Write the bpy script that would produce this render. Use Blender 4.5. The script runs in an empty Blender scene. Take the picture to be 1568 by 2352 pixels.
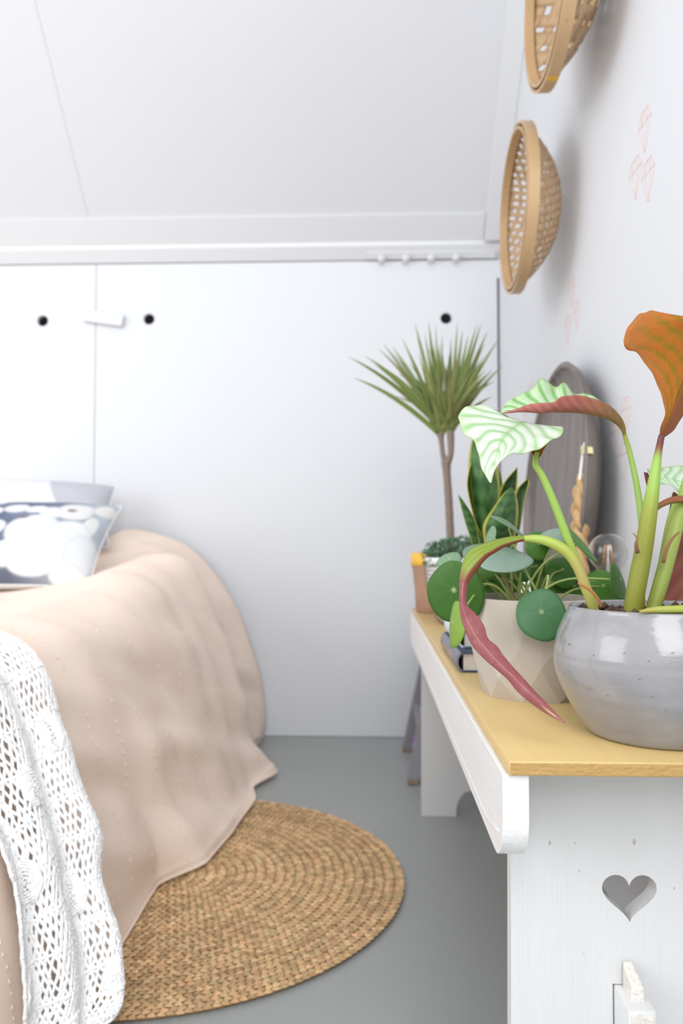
import bpy, bmesh, math, random
import numpy as np
from mathutils import Vector, noise
from mathutils.geometry import tessellate_polygon
random.seed(7)
S = bpy.context.scene
COL = S.collection
PI = math.pi

# ------------------------------------------------------------------ camera
FOC, HCAM = 1800.0, 0.70            # focal length in pixels of the 1568 x 2352 frame, camera height (m)
YAW = math.atan(64 / 1800); PIT = math.atan(64 / 1800)
cam = bpy.data.cameras.new('camera'); camo = bpy.data.objects.new('camera', cam); COL.objects.link(camo)
camo.location = (0, 0, HCAM); camo.rotation_euler = (PI / 2 + PIT, 0, YAW)
cam.sensor_fit = 'VERTICAL'; cam.sensor_height = 36; cam.lens = FOC / 2352 * 36
cam.clip_start = 0.02; cam.dof.use_dof = True; cam.dof.focus_distance = 0.755; cam.dof.aperture_fstop = 5.4
S.camera = camo
# ------------------------------------------------------------------ light
W = bpy.data.worlds.new('world'); S.world = W; W.use_nodes = True
bg = W.node_tree.nodes['Background']; bg.inputs[0].default_value = (0.94, 0.965, 1.0, 1); bg.inputs[1].default_value = 1.22
def area(name, loc, target, sx, sy, power, col=(1, 1, 1)):
    l = bpy.data.lights.new(name, 'AREA'); l.shape = 'RECTANGLE'; l.size = sx; l.size_y = sy; l.energy = power; l.color = col
    o = bpy.data.objects.new(name, l); COL.objects.link(o); o.location = loc
    o.rotation_euler = (Vector(target) - Vector(loc)).to_track_quat('-Z', 'Y').to_euler()
area('skylight', (0.25, -1.5, 2.35), (-0.3, 1.7, 0.5), 2.0, 2.0, 68, (0.97, 0.985, 1.0))
area('side_window', (-2.8, -0.3, 1.7), (0.0, 1.5, 0.5), 1.7, 1.8, 30, (0.96, 0.98, 1.0))
S.view_settings.view_transform = 'Standard'; S.view_settings.look = 'None'
S.view_settings.exposure = 0.25; S.view_settings.gamma = 1; S.view_settings.use_curve_mapping = False

# ------------------------------------------------------------------ helpers
_F = np.array([-math.sin(YAW) * math.cos(PIT), math.cos(YAW) * math.cos(PIT), math.sin(PIT)])
_R = np.array([math.cos(YAW), math.sin(YAW), 0]); _U = np.cross(_R, _F); _C = np.array([0, 0, HCAM])
def ray(x, y): return _F + (x - 784) / FOC * _R + (1176 - y) / FOC * _U
def P(x, y, d):                      # photo pixel at room depth d (m in front of the camera plane, along the bench)
    v = ray(x, y); return _C + v * (d / v[1])
def PX(x, y, X):
    v = ray(x, y); return _C + v * (X / v[0])
def PZ(x, y, Z):
    v = ray(x, y); return _C + v * ((Z - HCAM) / v[2])
def cat(pts, n):                     # Catmull-Rom resample to n points
    p = np.array(pts, float); m = len(p)
    if m == 2: return np.array([p[0] + (p[1] - p[0]) * t for t in np.linspace(0, 1, n)])
    q = np.vstack([2 * p[0] - p[1], p, 2 * p[-1] - p[-2]]); out = []
    for u in np.linspace(0, m - 1, n):
        i = min(int(u), m - 2); t = u - i; a, b, c, d = q[i:i + 4]
        out.append(.5 * (2 * b + (c - a) * t + (2 * a - 5 * b + 4 * c - d) * t * t + (3 * b - a - 3 * c + d) * t ** 3))
    return np.array(out)
def nz(x, y, z=0): return noise.noise(Vector((x, y, z)))

class MB:
    def __init__(s): s.v = []; s.f = []; s.m = []; s.c = []
    def add(s, vs, fs, mi=0, cols=None):
        o = len(s.v); s.v += [tuple(map(float, v)) for v in vs]; s.f += [[i + o for i in f] for f in fs]; s.m += [mi] * len(fs)
        s.c += list(cols) if cols is not None else [(1, 1, 1)] * len(vs)
        return s
    def box(s, a, b, bev=0.0, mi=0):
        a = np.array(a, float); b = np.array(b, float)
        bm = bmesh.new(); bmesh.ops.create_cube(bm, size=1)
        for v in bm.verts: v.co = Vector([(a[i] + b[i]) / 2 + v.co[i] * (b[i] - a[i]) for i in range(3)])
        if bev: bmesh.ops.bevel(bm, geom=bm.edges[:], offset=bev, segments=2, affect='EDGES', profile=.5)
        s.bm(bm, mi); return s
    def bm(s, bm, mi=0):
        bm.verts.index_update(); s.add([v.co[:] for v in bm.verts], [[v.index for v in f.verts] for f in bm.faces], mi); bm.free(); return s
    def tube(s, pts, r, sides=8, mi=0, closed=False, cols=None, flat=1.0, caps=True):
        pts = np.array(pts, float); n = len(pts)
        rr = np.full(n, r) if np.isscalar(r) else np.array(r, float)
        t = np.roll(pts, -1, 0) - np.roll(pts, 1, 0) if closed else np.gradient(pts, axis=0)
        t /= np.linalg.norm(t, axis=1)[:, None] + 1e-12
        up = np.array([0, 0, 1.0]) if abs(t[0][2]) < .9 else np.array([1.0, 0, 0])
        vs = []; cs = []
        for i in range(n):
            u = up - t[i] * (up @ t[i]); u /= np.linalg.norm(u) + 1e-12; up = u; w = np.cross(t[i], u)
            for k in range(sides):
                a = 2 * PI * k / sides; vs.append(pts[i] + rr[i] * (math.cos(a) * u * flat + math.sin(a) * w))
                cs.append(cols[i] if cols is not None else (1, 1, 1))
        fs = []
        for i in range(n if closed else n - 1):
            for k in range(sides):
                j = (i + 1) % n; k2 = (k + 1) % sides
                fs.append([i * sides + k, i * sides + k2, j * sides + k2, j * sides + k])
        if not closed and caps: fs += [list(range(sides))[::-1], list(range((n - 1) * sides, n * sides))]
        return s.add(vs, fs, mi, cs)
    def lathe(s, prof, n=48, c=(0, 0, 0), mi=0, close=False):
        vs = []; fs = []; m = len(prof)
        for r, z in prof:
            for k in range(n):
                a = 2 * PI * k / n; vs.append((c[0] + r * math.cos(a), c[1] + r * math.sin(a), c[2] + z))
        for i in range(m - 1):
            for k in range(n):
                k2 = (k + 1) % n; fs.append([i * n + k, i * n + k2, (i + 1) * n + k2, (i + 1) * n + k])
        if prof[0][0] > 1e-4: fs.append(list(range(n))[::-1])
        if close and prof[-1][0] > 1e-4: fs.append(list(range((m - 1) * n, m * n)))
        return s.add(vs, fs, mi)
    def grid(s, pts, cols=None, mi=0, flip=False):
        pts = np.array(pts); a, b = pts.shape[:2]; fs = []
        for i in range(a - 1):
            for j in range(b - 1):
                q = [i * b + j, i * b + j + 1, (i + 1) * b + j + 1, (i + 1) * b + j]; fs.append(q[::-1] if flip else q)
        return s.add(pts.reshape(-1, 3), fs, mi, None if cols is None else np.array(cols).reshape(-1, 3))
    def shell(s, pts, th, colA, colB, mi=0):
        """a sheet of real thickness: two faces th apart, closed at the rim"""
        pts = np.array(pts); a, b = pts.shape[:2]
        du = np.gradient(pts, axis=0); dv = np.gradient(pts, axis=1); n = np.cross(du, dv)
        n /= np.linalg.norm(n, axis=2)[:, :, None] + 1e-12
        A = pts + n * th / 2; B = pts - n * th / 2; o = len(s.v)
        s.grid(A, colA, mi, True); s.grid(B, colB, mi, False)
        N = a * b; rim = [i * b for i in range(a)] + [(a - 1) * b + j for j in range(1, b)] + [i * b + b - 1 for i in range(a - 2, -1, -1)] + [j for j in range(b - 2, 0, -1)]
        for q in range(len(rim)):
            r1, r2 = rim[q], rim[(q + 1) % len(rim)]; s.f.append([o + r1, o + r2, o + N + r2, o + N + r1]); s.m.append(mi)
        return s
    def plate(s, outer, holes, fn, th, mi=0):
        """flat board with holes: 2-D loops, fn(u, v, w) -> xyz, w in 0..th"""
        loops = [outer] + holes; flat = [p for l in loops for p in l]
        tris = tessellate_polygon([[Vector((p[0], p[1], 0)) for p in l] for l in loops]); n = len(flat)
        vs = [fn(p[0], p[1], 0) for p in flat] + [fn(p[0], p[1], th) for p in flat]
        fs = [list(t) for t in tris] + [[i + n for i in t][::-1] for t in tris]; o = 0
        for l in loops:
            for i in range(len(l)): j = (i + 1) % len(l); fs.append([o + i, o + j, o + j + n, o + i + n])
            o += len(l)
        return s.add(vs, fs, mi)
    def build(s, name, mats, parent=None, smooth=True, angle=None, loc=None):
        me = bpy.data.meshes.new(name); org = np.zeros(3)
        if parent is not None:
            q = parent
            while q is not None: org += np.array(q.location[:]); q = q.parent
        if loc is not None: org = org + (np.array(loc, float) - org)
        me.from_pydata([tuple(np.array(v) - org) for v in s.v], [], s.f)
        mats = mats if isinstance(mats, (list, tuple)) else [mats]
        for m in mats: me.materials.append(m)
        me.polygons.foreach_set('material_index', s.m)
        ca = me.color_attributes.new('Col', 'FLOAT_COLOR', 'POINT')
        ca.data.foreach_set('color', np.hstack([np.array(s.c, float), np.ones((len(s.c), 1))]).ravel())
        me.validate()
        bm = bmesh.new(); bm.from_mesh(me); bmesh.ops.recalc_face_normals(bm, faces=bm.faces[:])
        if angle is not None:
            for f in bm.faces: f.smooth = True
            for e in bm.edges: e.smooth = (len(e.link_faces) < 2) or e.calc_face_angle(0) < math.radians(angle)
        else:
            for f in bm.faces: f.smooth = smooth
        bm.to_mesh(me); bm.free()
        o = bpy.data.objects.new(name, me); COL.objects.link(o)
        if parent is not None:
            o.parent = parent
            if loc is not None:
                po = np.zeros(3); q = parent
                while q is not None: po += np.array(q.location[:]); q = q.parent
                o.location = tuple(np.array(loc) - po)
        elif loc is not None: o.location = loc
        return o

def tag(o, label=None, cat_=None, group=None, kind=None):
    if label: o['label'] = label
    if cat_: o['category'] = cat_
    if group: o['group'] = group
    if kind: o['kind'] = kind
    return o
def thing(name, loc, label, cat_, group=None):
    o = bpy.data.objects.new(name, None); COL.objects.link(o); o.location = tuple(map(float, loc)); o.empty_display_size = .05
    return tag(o, label, cat_, group)

def mat(name, col=(.8, .8, .8), rough=.5, spec=.5, attr=False, nscale=0, ncol=None, namt=.5, bump=0, bscale=200, stretch=(1, 1, 1), coat=0, transl=0, metal=0, wave=None):
    m = bpy.data.materials.new(name); m.use_nodes = True; nt = m.node_tree; N = nt.nodes; L = nt.links
    b = N['Principled BSDF']; b.inputs['Base Color'].default_value = (*col, 1); b.inputs['Roughness'].default_value = rough
    b.inputs['Specular IOR Level'].default_value = spec; b.inputs['Coat Weight'].default_value = coat; b.inputs['Coat Roughness'].default_value = .05
    b.inputs['Metallic'].default_value = metal
    src = None
    if attr:
        a = N.new('ShaderNodeVertexColor'); a.layer_name = 'Col'; src = a.outputs[0]
    tc = N.new('ShaderNodeTexCoord'); mp = N.new('ShaderNodeMapping'); mp.inputs['Scale'].default_value = stretch; L.new(tc.outputs['Object'], mp.inputs[0])
    if nscale:
        t = N.new('ShaderNodeTexNoise'); t.inputs['Scale'].default_value = nscale; t.inputs['Detail'].default_value = 6; L.new(mp.outputs[0], t.inputs['Vector'])
        r = N.new('ShaderNodeMapRange'); r.inputs[1].default_value = .3; r.inputs[2].default_value = .7; r.inputs[4].default_value = namt; L.new(t.outputs[0], r.inputs[0])
        x = N.new('ShaderNodeMix'); x.data_type = 'RGBA'; L.new(r.outputs[0], x.inputs[0])
        if src: L.new(src, x.inputs[6])
        else: x.inputs[6].default_value = (*col, 1)
        x.inputs[7].default_value = (*(ncol or [c * .7 for c in col]), 1)
        if src and ncol is None:
            x.blend_type = 'MULTIPLY'; x.inputs[7].default_value = (.6, .6, .6, 1)
        src = x.outputs[2]
    if src: L.new(src, b.inputs['Base Color'])
    if bump:
        t = N.new('ShaderNodeTexNoise'); t.inputs['Scale'].default_value = bscale; t.inputs['Detail'].default_value = 5; L.new(mp.outputs[0], t.inputs['Vector'])
        bp = N.new('ShaderNodeBump'); bp.inputs['Strength'].default_value = bump; bp.inputs['Distance'].default_value = .002; L.new(t.outputs[0], bp.inputs['Height']); L.new(bp.outputs[0], b.inputs['Normal'])
    if transl:
        tr = N.new('ShaderNodeBsdfTranslucent'); mx = N.new('ShaderNodeMixShader'); mx.inputs[0].default_value = transl
        if src: L.new(src, tr.inputs[0])
        else: tr.inputs[0].default_value = (*col, 1)
        L.new(b.outputs[0], mx.inputs[1]); L.new(tr.outputs[0], mx.inputs[2]); L.new(mx.outputs[0], N['Material Output'].inputs[0])
    return m

M = dict(
    wall=mat('white_paint', (.655, .665, .69), .55, nscale=3, ncol=(.643, .653, .678), bump=.05, bscale=60),
    wallr=mat('white_wall_paint', (.655, .665, .69), .7, nscale=2, ncol=(.645, .655, .68), bump=.06, bscale=120),
    ceil=mat('ceiling_paint', (.645, .65, .672), .6, nscale=2, ncol=(.635, .64, .662)),
    trim=mat('trim_paint', (.68, .685, .70), .4),
    floor=mat('grey_floor_paint', (.32, .335, .325), .42, nscale=5, ncol=(.295, .308, .30), bump=.08, bscale=40),
    bench=mat('white_bench_paint', (.64, .64, .64), .4, nscale=9, ncol=(.60, .597, .592), bump=.22, bscale=60, stretch=(6, 6, .4)),
    apron=mat('white_apron_paint', (.78, .765, .755), .35, nscale=14, ncol=(.72, .69, .675), bump=.3, bscale=60, stretch=(6, .5, 6)),
    ochre=mat('ochre_paint', (.585, .42, .18), .38, nscale=14, ncol=(.54, .38, .155), bump=.14, bscale=90, stretch=(6, .5, 6)),
    ochre_end_dim=mat('ochre_shaded_end_grain', (.44, .27, .09), .45, nscale=60, ncol=(.38, .225, .07), bump=.7, bscale=160, stretch=(1, 1, 2.2)),  # end grain; the front face's dimmer light is put into this darker ochre
    linen=mat('peach_linen', (.87, .725, .62), .9, spec=.15, nscale=9, ncol=(.845, .68, .565), namt=.7, bump=.35, bscale=500),
    yarn=mat('white_cotton_yarn', (.92, .91, .90), .9, spec=.1, bump=.4, bscale=900),
    print=mat('printed_cotton', attr=True, rough=.85, spec=.15, bump=.2, bscale=500),
    jute=mat('jute', attr=True, rough=.85, spec=.15, nscale=140, namt=.75, bump=.8, bscale=500),
    bamboo=mat('bamboo', (.50, .335, .19), .5, nscale=30, ncol=(.37, .235, .125), bump=.3, bscale=200, stretch=(1, 1, 1)),
    hoop=mat('bamboo_hoop', (.55, .37, .20), .4, nscale=12, ncol=(.43, .27, .135), bump=.15, bscale=120),
    glaze=mat('grey_glaze', (.285, .28, .29), .17, nscale=26, ncol=(.215, .205, .21), namt=.8, bump=.35, bscale=38, coat=.35, stretch=(1, 1, 2)),
    beige=mat('beige_matt_ceramic', (.47, .415, .355), .5),
    soil=mat('soil', (.05, .028, .018), .95, nscale=200, ncol=(.13, .07, .04), bump=1, bscale=300),
    leaf=mat('leaf', attr=True, rough=.38, spec=.4, transl=.32, bump=.12, bscale=300),
    thin=mat('thin_leaf', attr=True, rough=.45, spec=.3, transl=.5, bump=.1, bscale=300),
    stem=mat('stem', attr=True, rough=.45, spec=.4, transl=.12),
    bark=mat('bark', (.27, .205, .17), .9, nscale=120, ncol=(.17, .12, .10), bump=1, bscale=250, stretch=(1, 1, 2.5)),
    white_pot=mat('white_ceramic', (.82, .81, .80), .3),
    grout=mat('brown_grid_line', (.22, .16, .13), .7),
    cork=mat('brown_clay', (.42, .255, .17), .85, nscale=160, ncol=(.27, .15, .09), bump=.7, bscale=200),
    yellow=mat('yellow_glaze', (.74, .42, .03), .3),
    navy=mat('navy_cloth', (.042, .058, .095), .6, bump=.3, bscale=600),
    spine=mat('grey_blue_spine', (.16, .17, .22), .6, nscale=60, ncol=(.25, .23, .21), bump=.3, bscale=500),
    teal=mat('pale_blue_cover', (.55, .60, .66), .45),
    tealedge=mat('blue_board', (.075, .13, .18), .5),
    page=mat('page_block', (.80, .74, .68), .8, bump=.5, bscale=300, stretch=(.2, .2, 12)),
    tray=mat('grey_brown_wood', (.19, .163, .147), .40, nscale=11, ncol=(.095, .077, .067), namt=.9, bump=.25, bscale=60, stretch=(1, 3.5, .5)),
    straw=mat('straw', (.56, .36, .17), .7, nscale=70, ncol=(.34, .19, .08), bump=.6, bscale=300),
    tagm=mat('pale_yellow_tape', (.66, .60, .32), .6),
    whitestick=mat('white_stem', (.85, .84, .80), .5),
    grey_paint=mat('grey_stool_paint', (.27, .265, .285), .45, nscale=20, ncol=(.22, .21, .225)),
    wornwood=mat('worn_wood', (.27, .18, .12), .8),
    purple=mat('purple_card', (.28, .09, .40), .5),
    pink=mat('pink_print', (.74, .50, .45), .8),
    brass=mat('brass', (.7, .68, .62), .25, metal=1),
    fil=mat('filament', (.95, .42, .13), .5),
    cement=mat('white_cement', (.74, .73, .72), .7),
    rawgrain=mat('rough_white_end', (.74, .715, .66), .8, nscale=60, ncol=(.55, .50, .44), bump=1.2, bscale=220),
    dark=mat('dark_gap', (.03, .025, .03), .9),
)
g = bpy.data.materials.new('clear_glass'); g.use_nodes = True; b = g.node_tree.nodes['Principled BSDF']
b.inputs['Transmission Weight'].default_value = 1; b.inputs['Roughness'].default_value = .0; b.inputs['IOR'].default_value = 1.45; M['glass'] = g

# ================================================================== SETTING
WX, WY = 0.469, 2.812                # right wall plane, back wall plane
MB().box((-3.2, -2.5, -.05), (WX + .02, WY + .2, 0)).build('floor', M['floor'], smooth=False); tag(bpy.data.objects['floor'], kind='structure')
wr = MB().box((WX, -0.6, 0), (WX + .08, WY + .2, 3.4)).build('wall_right', M['wallr'], smooth=False); tag(wr, kind='structure')
wb = MB().box((-3.2, WY + .14, 0), (WX, WY + .2, 1.85)).build('wall_back', M['wall'], smooth=False); tag(wb, kind='structure')
PT = 1.711                           # top of the wall panels
def circle(cx, cz, r, n=28): return [(cx + r * math.cos(2 * PI * k / n), cz + r * math.sin(2 * PI * k / n)) for k in range(n)]
def panel(x0, x1, holes):
    hl = [circle(q[0], q[2], .0205) for q in holes]
    return MB().plate([(x0, .002), (x1, .002), (x1, PT), (x0, PT)], hl, lambda u, v, w: (u, WY + w, v), .018).build('panel', M['wall'], wb, smooth=False)
sx = P(218, 900, WY)[0]
panel(-3.2, sx - .0012, [P(98, 737, WY)])
panel(sx + .0012, .461, [P(342, 733, WY), P(1024, 731, WY)])
zf = P(1146, 638, WY)[2]
MB().box((.461, WY, zf), (WX, WY + .018, PT)).build('filler_strip', M['trim'], wb, smooth=False)
# sloped ceiling
SL = 1.0095                          # rise per metre towards the room
def zc(y): return 1.785 + (WY - .028 - y) * SL
ce = MB(); y1 = 0.55
ce.add([(-3.2, WY - .02, zc(WY - .02)), (WX, WY - .02, zc(WY - .02)), (WX, y1, zc(y1)), (-3.2, y1, zc(y1)),
        (-3.2, WY + .2, zc(WY - .02) + .06), (WX, WY + .2, zc(WY - .02) + .06), (WX, y1, zc(y1) + .08), (-3.2, y1, zc(y1) + .08)],
       [[0, 1, 2, 3], [7, 6, 5, 4], [0, 4, 5, 1], [1, 5, 6, 2], [2, 6, 7, 3], [3, 7, 4, 0]])
ce = ce.build('ceiling', M['ceil'], smooth=False); tag(ce, kind='structure')
def on_ceiling(px, py):
    v = ray(px, py); k = (1.785 + (WY - .028) * SL - HCAM) / (v[2] + SL * v[1]); return _C + v * k
nrm = np.array([0, -SL, -1.0]); nrm /= np.linalg.norm(nrm)       # into the room
def slope_board(name, x0, x1, ya, yb, th, m, parent=None, tilt=0):
    q = []
    for k in (0, 1):
        for (x, y) in ((x0, ya), (x1, ya), (x1, yb), (x0, yb)): q.append(np.array([x, y, zc(y)]) + nrm * (th * k))
    return MB().add(q, [[0, 1, 2, 3], [7, 6, 5, 4], [0, 4, 5, 1], [1, 5, 6, 2], [2, 6, 7, 3], [3, 7, 4, 0]]).build(name, m, parent, smooth=False)
# ceiling panels with a fine joint running up the slope
ja = on_ceiling(215, 480)[0]; jb = on_ceiling(62, 0)[0]; jx = (ja + jb) / 2
slope_board('panel', jx + .0006, WX - .002, WY - .02, y1, .003, M['ceil'], ce)
slope_board('panel', -3.2, jx - .0006, WY - .02, y1, .003, M['ceil'], ce)
bx = on_ceiling(1140, 240)[0]
t1 = slope_board('trim_1', bx, WX - .001, WY - .03, y1, .040, M['trim']); tag(t1, kind='structure')
yl = on_ceiling(1105, 487)[1]
t2 = slope_board('trim_2', -3.2, bx - .002, WY - .025, yl, .016, M['trim']); tag(t2, kind='structure')
# ledge under the slope: its underside leans forward and stays in shade
za = PT + .004; zb = P(1117, 555, WY - .035)[2]
t3 = MB().add([(x, y, z) for x in (-3.2, WX - .001) for (y, z) in ((WY - .002, za), (WY - .035, zb - .01), (WY - .035, zb + .012), (WY + .1, zb + .012), (WY + .1, za))],
              [[0, 1, 6, 5], [1, 2, 7, 6], [2, 3, 8, 7], [3, 4, 9, 8], [4, 0, 5, 9], [4, 3, 2, 1, 0], [5, 6, 7, 8, 9]]).build('trim_3', M['trim'], smooth=False)
tag(t3, kind='structure')
# hook rail with four knobs, lying on the slanted face of the ledge
fa_ = np.array([0, WY - .002, za]); fb_ = np.array([0, WY - .035, zb - .01]); fu = (fb_ - fa_) / np.linalg.norm(fb_ - fa_); fn = np.array([0, -fu[2], fu[1]])
rx0 = P(842, 585, WY - .02)[0]; fl = np.linalg.norm(fb_ - fa_)
hr = thing('hook_rail', (rx0, fa_[1], fa_[2]), 'white peg rail with four round knobs under the ceiling ledge', 'hook rail')
q = [np.array([x, 0, 0]) + fa_ + fu * (fl * k) + fn * h for x in (rx0, .452) for (k, h) in ((.06, .0003), (.56, .0003), (.54, .009), (.09, .009))]
MB().add(q, [[3, 2, 1, 0], [4, 5, 6, 7], [0, 1, 5, 4], [1, 2, 6, 5], [2, 3, 7, 6], [3, 0, 4, 7]]).build('rail', M['trim'], hr, smooth=False)
for px in (876, 932, 990, 1047):
    c = P(px, 588, WY - .03); c = np.array([c[0], 0, 0]) + fa_ + fu * (fl * .28) + fn * .0093
    m = MB(); m.lathe([(.005, 0), (.006, .010), (.0125, .014), (.014, .020), (.011, .025), (1e-5, .027)], 18)
    m.v = [tuple(c + np.array([1.0, 0, 0]) * x + fu * y + fn * z) for x, y, z in m.v]; m.build('knob', M['trim'], hr)
# wooden turn-button over the panel joint
c = P(238, 731, WY - .012); lt = thing('turn_button', c, 'small white wooden turn button screwed across the panel joint', 'latch')
cs, sn = math.cos(-.155), math.sin(-.155)
bm = MB().box((-.073, -.0095, -.0215), (.073, .0115, .0215), .004)
bm.v = [(c[0] + x * cs - z * sn, c[1] + y, c[2] + x * sn + z * cs) for x, y, z in bm.v]; bm.build('block', M['trim'], lt, angle=40)
m = MB(); m.lathe([(.0045, 0), (.0045, .002), (1e-5, .0026)], 14); m.v = [(c[0] + x, c[1] - .0096 - z, c[2] + y) for x, y, z in m.v]; m.build('screw', M['white_pot'], lt)

# pink diamond stickers on the right wall
def sticker(pxs, n_, label):
    (cx, ty, by, w) = pxs
    a = PX(cx, ty, WX); bq = PX(cx, by, WX); h = a[2] - bq[2]; yc = (a[1] + bq[1]) / 2; W_ = abs(PX(cx - w / 2, ty, WX)[1] - PX(cx + w / 2, ty, WX)[1])
    pts = {'a': (-.27, 1), 'b': (.27, 1), 'c': (-.5, .70), 'd': (.5, .70), 'e': (0, 0), 'f': (-.2, .70), 'g': (.2, .70), 'h': (0, 1)}
    L = ['ab', 'ac', 'bd', 'cd', 'ce', 'de', 'fe', 'ge', 'af', 'fh', 'hg', 'gb']
    m = MB(); t = .0013
    for s_ in L:
        p, q = [np.array([(-pts[k][0]) * W_, pts[k][1] * h]) for k in s_]; d = q - p; d /= np.linalg.norm(d); e = np.array([-d[1], d[0]]) * t / 2
        cr = [p + e, q + e, q - e, p - e]
        vs = [(WX - k, yc + c_[0], bq[2] + c_[1]) for k in (.0001, .0004) for c_ in cr]
        m.add(vs, [[0, 1, 2, 3], [7, 6, 5, 4], [0, 4, 5, 1], [1, 5, 6, 2], [2, 6, 7, 3], [3, 7, 4, 0]])
    o = m.build('wall_sticker', M['pink'], smooth=False, loc=(WX, yc, bq[2]))
    tag(o, label, 'sticker', 'pink diamond line stickers on the right wall')
sticker((1480, 252, 350, 30), 0, 'pink diamond outline sticker, topmost of the upper right trio on the wall')
sticker((1459, 364, 458, 30), 1, 'pink diamond outline sticker, lower left of the upper right trio')
sticker((1488, 366, 464, 30), 2, 'pink diamond outline sticker, lower right of the upper right trio')
sticker((1312, 641, 706, 17), 3, 'faint pink diamond sticker just right of the lower basket, topmost of three')
sticker((1324, 692, 760, 17), 4, 'faint pink diamond sticker below right of the lower basket, rightmost of three')
sticker((1303, 727, 792, 17), 5, 'faint pink diamond sticker below the lower basket, lowest of its trio')
sticker((1437, 913, 1000, 25), 6, 'pink diamond sticker beside the orange backlit leaf, above the arching stem')
sticker((1411, 970, 1042, 24), 7, 'pink diamond sticker partly behind the arching red-backed leaf')
sticker((1433, 1018, 1100, 25), 8, 'pink diamond sticker crossed by a thin green leaf stalk')
sticker((1219, 880, 930, 12), 9, 'faint pink diamond sticker above the pale leaf, left of the round tray')
sticker((1207, 934, 985, 12), 10, 'faint pink diamond sticker in the gap between the two pale striped leaves')

# ================================================================== BASKETS on the right wall
def basket(label, yc, zc_, Rr, xr, nst, sw, gap_mat, seed, keep, amb):
    rnd = random.Random(seed)
    t = thing('bamboo_basket', (xr, yc, zc_), label, 'basket', 'round bamboo baskets hung on the right wall')
    depth = WX - xr - .018
    def bowl(u, v):                                   # depth profile of the woven bowl
        r = min(1.0, math.hypot(u, v) / Rr); return xr + .012 + (depth - .012) * (1 - r ** 2.5)
    # hoop: outer and inner band
    for nm, r0, r1, xa, xb in (('outer_hoop', Rr, Rr + .006, xr, xr + .0245), ('inner_hoop', Rr - .011, Rr - .005, xr - .002, xr + .018)):
        m = MB(); n = 72; vs = []; fs = []
        for k in range(n):
            a = 2 * PI * k / n; w = 1 + .012 * math.sin(2 * a + seed) + .006 * math.sin(3 * a)
            for (r, x) in ((r0, xa), (r1, xa), (r1, xb), (r0, xb)): vs.append((x, yc + r * w * math.cos(a), zc_ + r * w * math.sin(a)))
        for k in range(n):
            for q in range(4): fs.append([k * 4 + q, k * 4 + (q + 1) % 4, ((k + 1) % n) * 4 + (q + 1) % 4, ((k + 1) % n) * 4 + q])
        m.add(vs, fs).build(nm, M['hoop'], t, angle=40)
    # woven strips in two crossing directions
    th = .0012
    for d in (0, 1):
        A = .55 + d * PI / 2
        for i in range(nst):
            off = (i - (nst - 1) / 2) / (nst / 2) * Rr * .985 + rnd.uniform(-.1, .1) * Rr / nst
            if abs(off) > Rr * .97: continue
            half = math.sqrt(Rr * Rr - off * off) * .985; n = 17 if nst > 14 else 21; pts = []; wdir = np.array([0, -math.sin(A), math.cos(A)]); w2 = sw * rnd.uniform(.85, 1.1) / 2
            for k in range(n):
                s_ = -half + 2 * half * k / (n - 1); u = math.cos(A) * s_ - math.sin(A) * off; v = math.sin(A) * s_ + math.cos(A) * off
                ph = s_ / (2 * Rr / nst) * PI + (i % 2) * PI
                ov = (.0016 * math.sin(ph)) * (1 if d else -1); row = []
                for e in (-1, 0, 1):
                    uu, vv = u + wdir[1] * w2 * e, v + wdir[2] * w2 * e; row.append([bowl(uu, vv) + ov, yc + uu, zc_ + vv])
                pts.append(row)
            m = MB(); rows = np.array(pts)
            m.shell(rows, th, None, None)
            m.build('bamboo_strip', M['bamboo'], t, smooth=True)
    if amb:
        q = PX(1280, 195, xr)
        MB().box((xr + .001, yc - .006, zc_ - Rr * 1.012 - .0085), (xr + .024, yc + .006, zc_ - Rr * 1.012 - .0035), .001).build('yellow_tie', M['yellow'], t, smooth=False)
    return t
c1 = PX(1188, 476, .345)
basket('lower round bamboo basket with a fine open weave, hung near the corner', 1.868, c1[2] + .017, .186, .345, 21, .0085, None, 3, 1, False)
basket('upper round bamboo basket with wide flat strips, cut by the top of the picture', 1.51, 1.811, .203, .345, 11, .0245, None, 5, 1, True)

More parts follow.
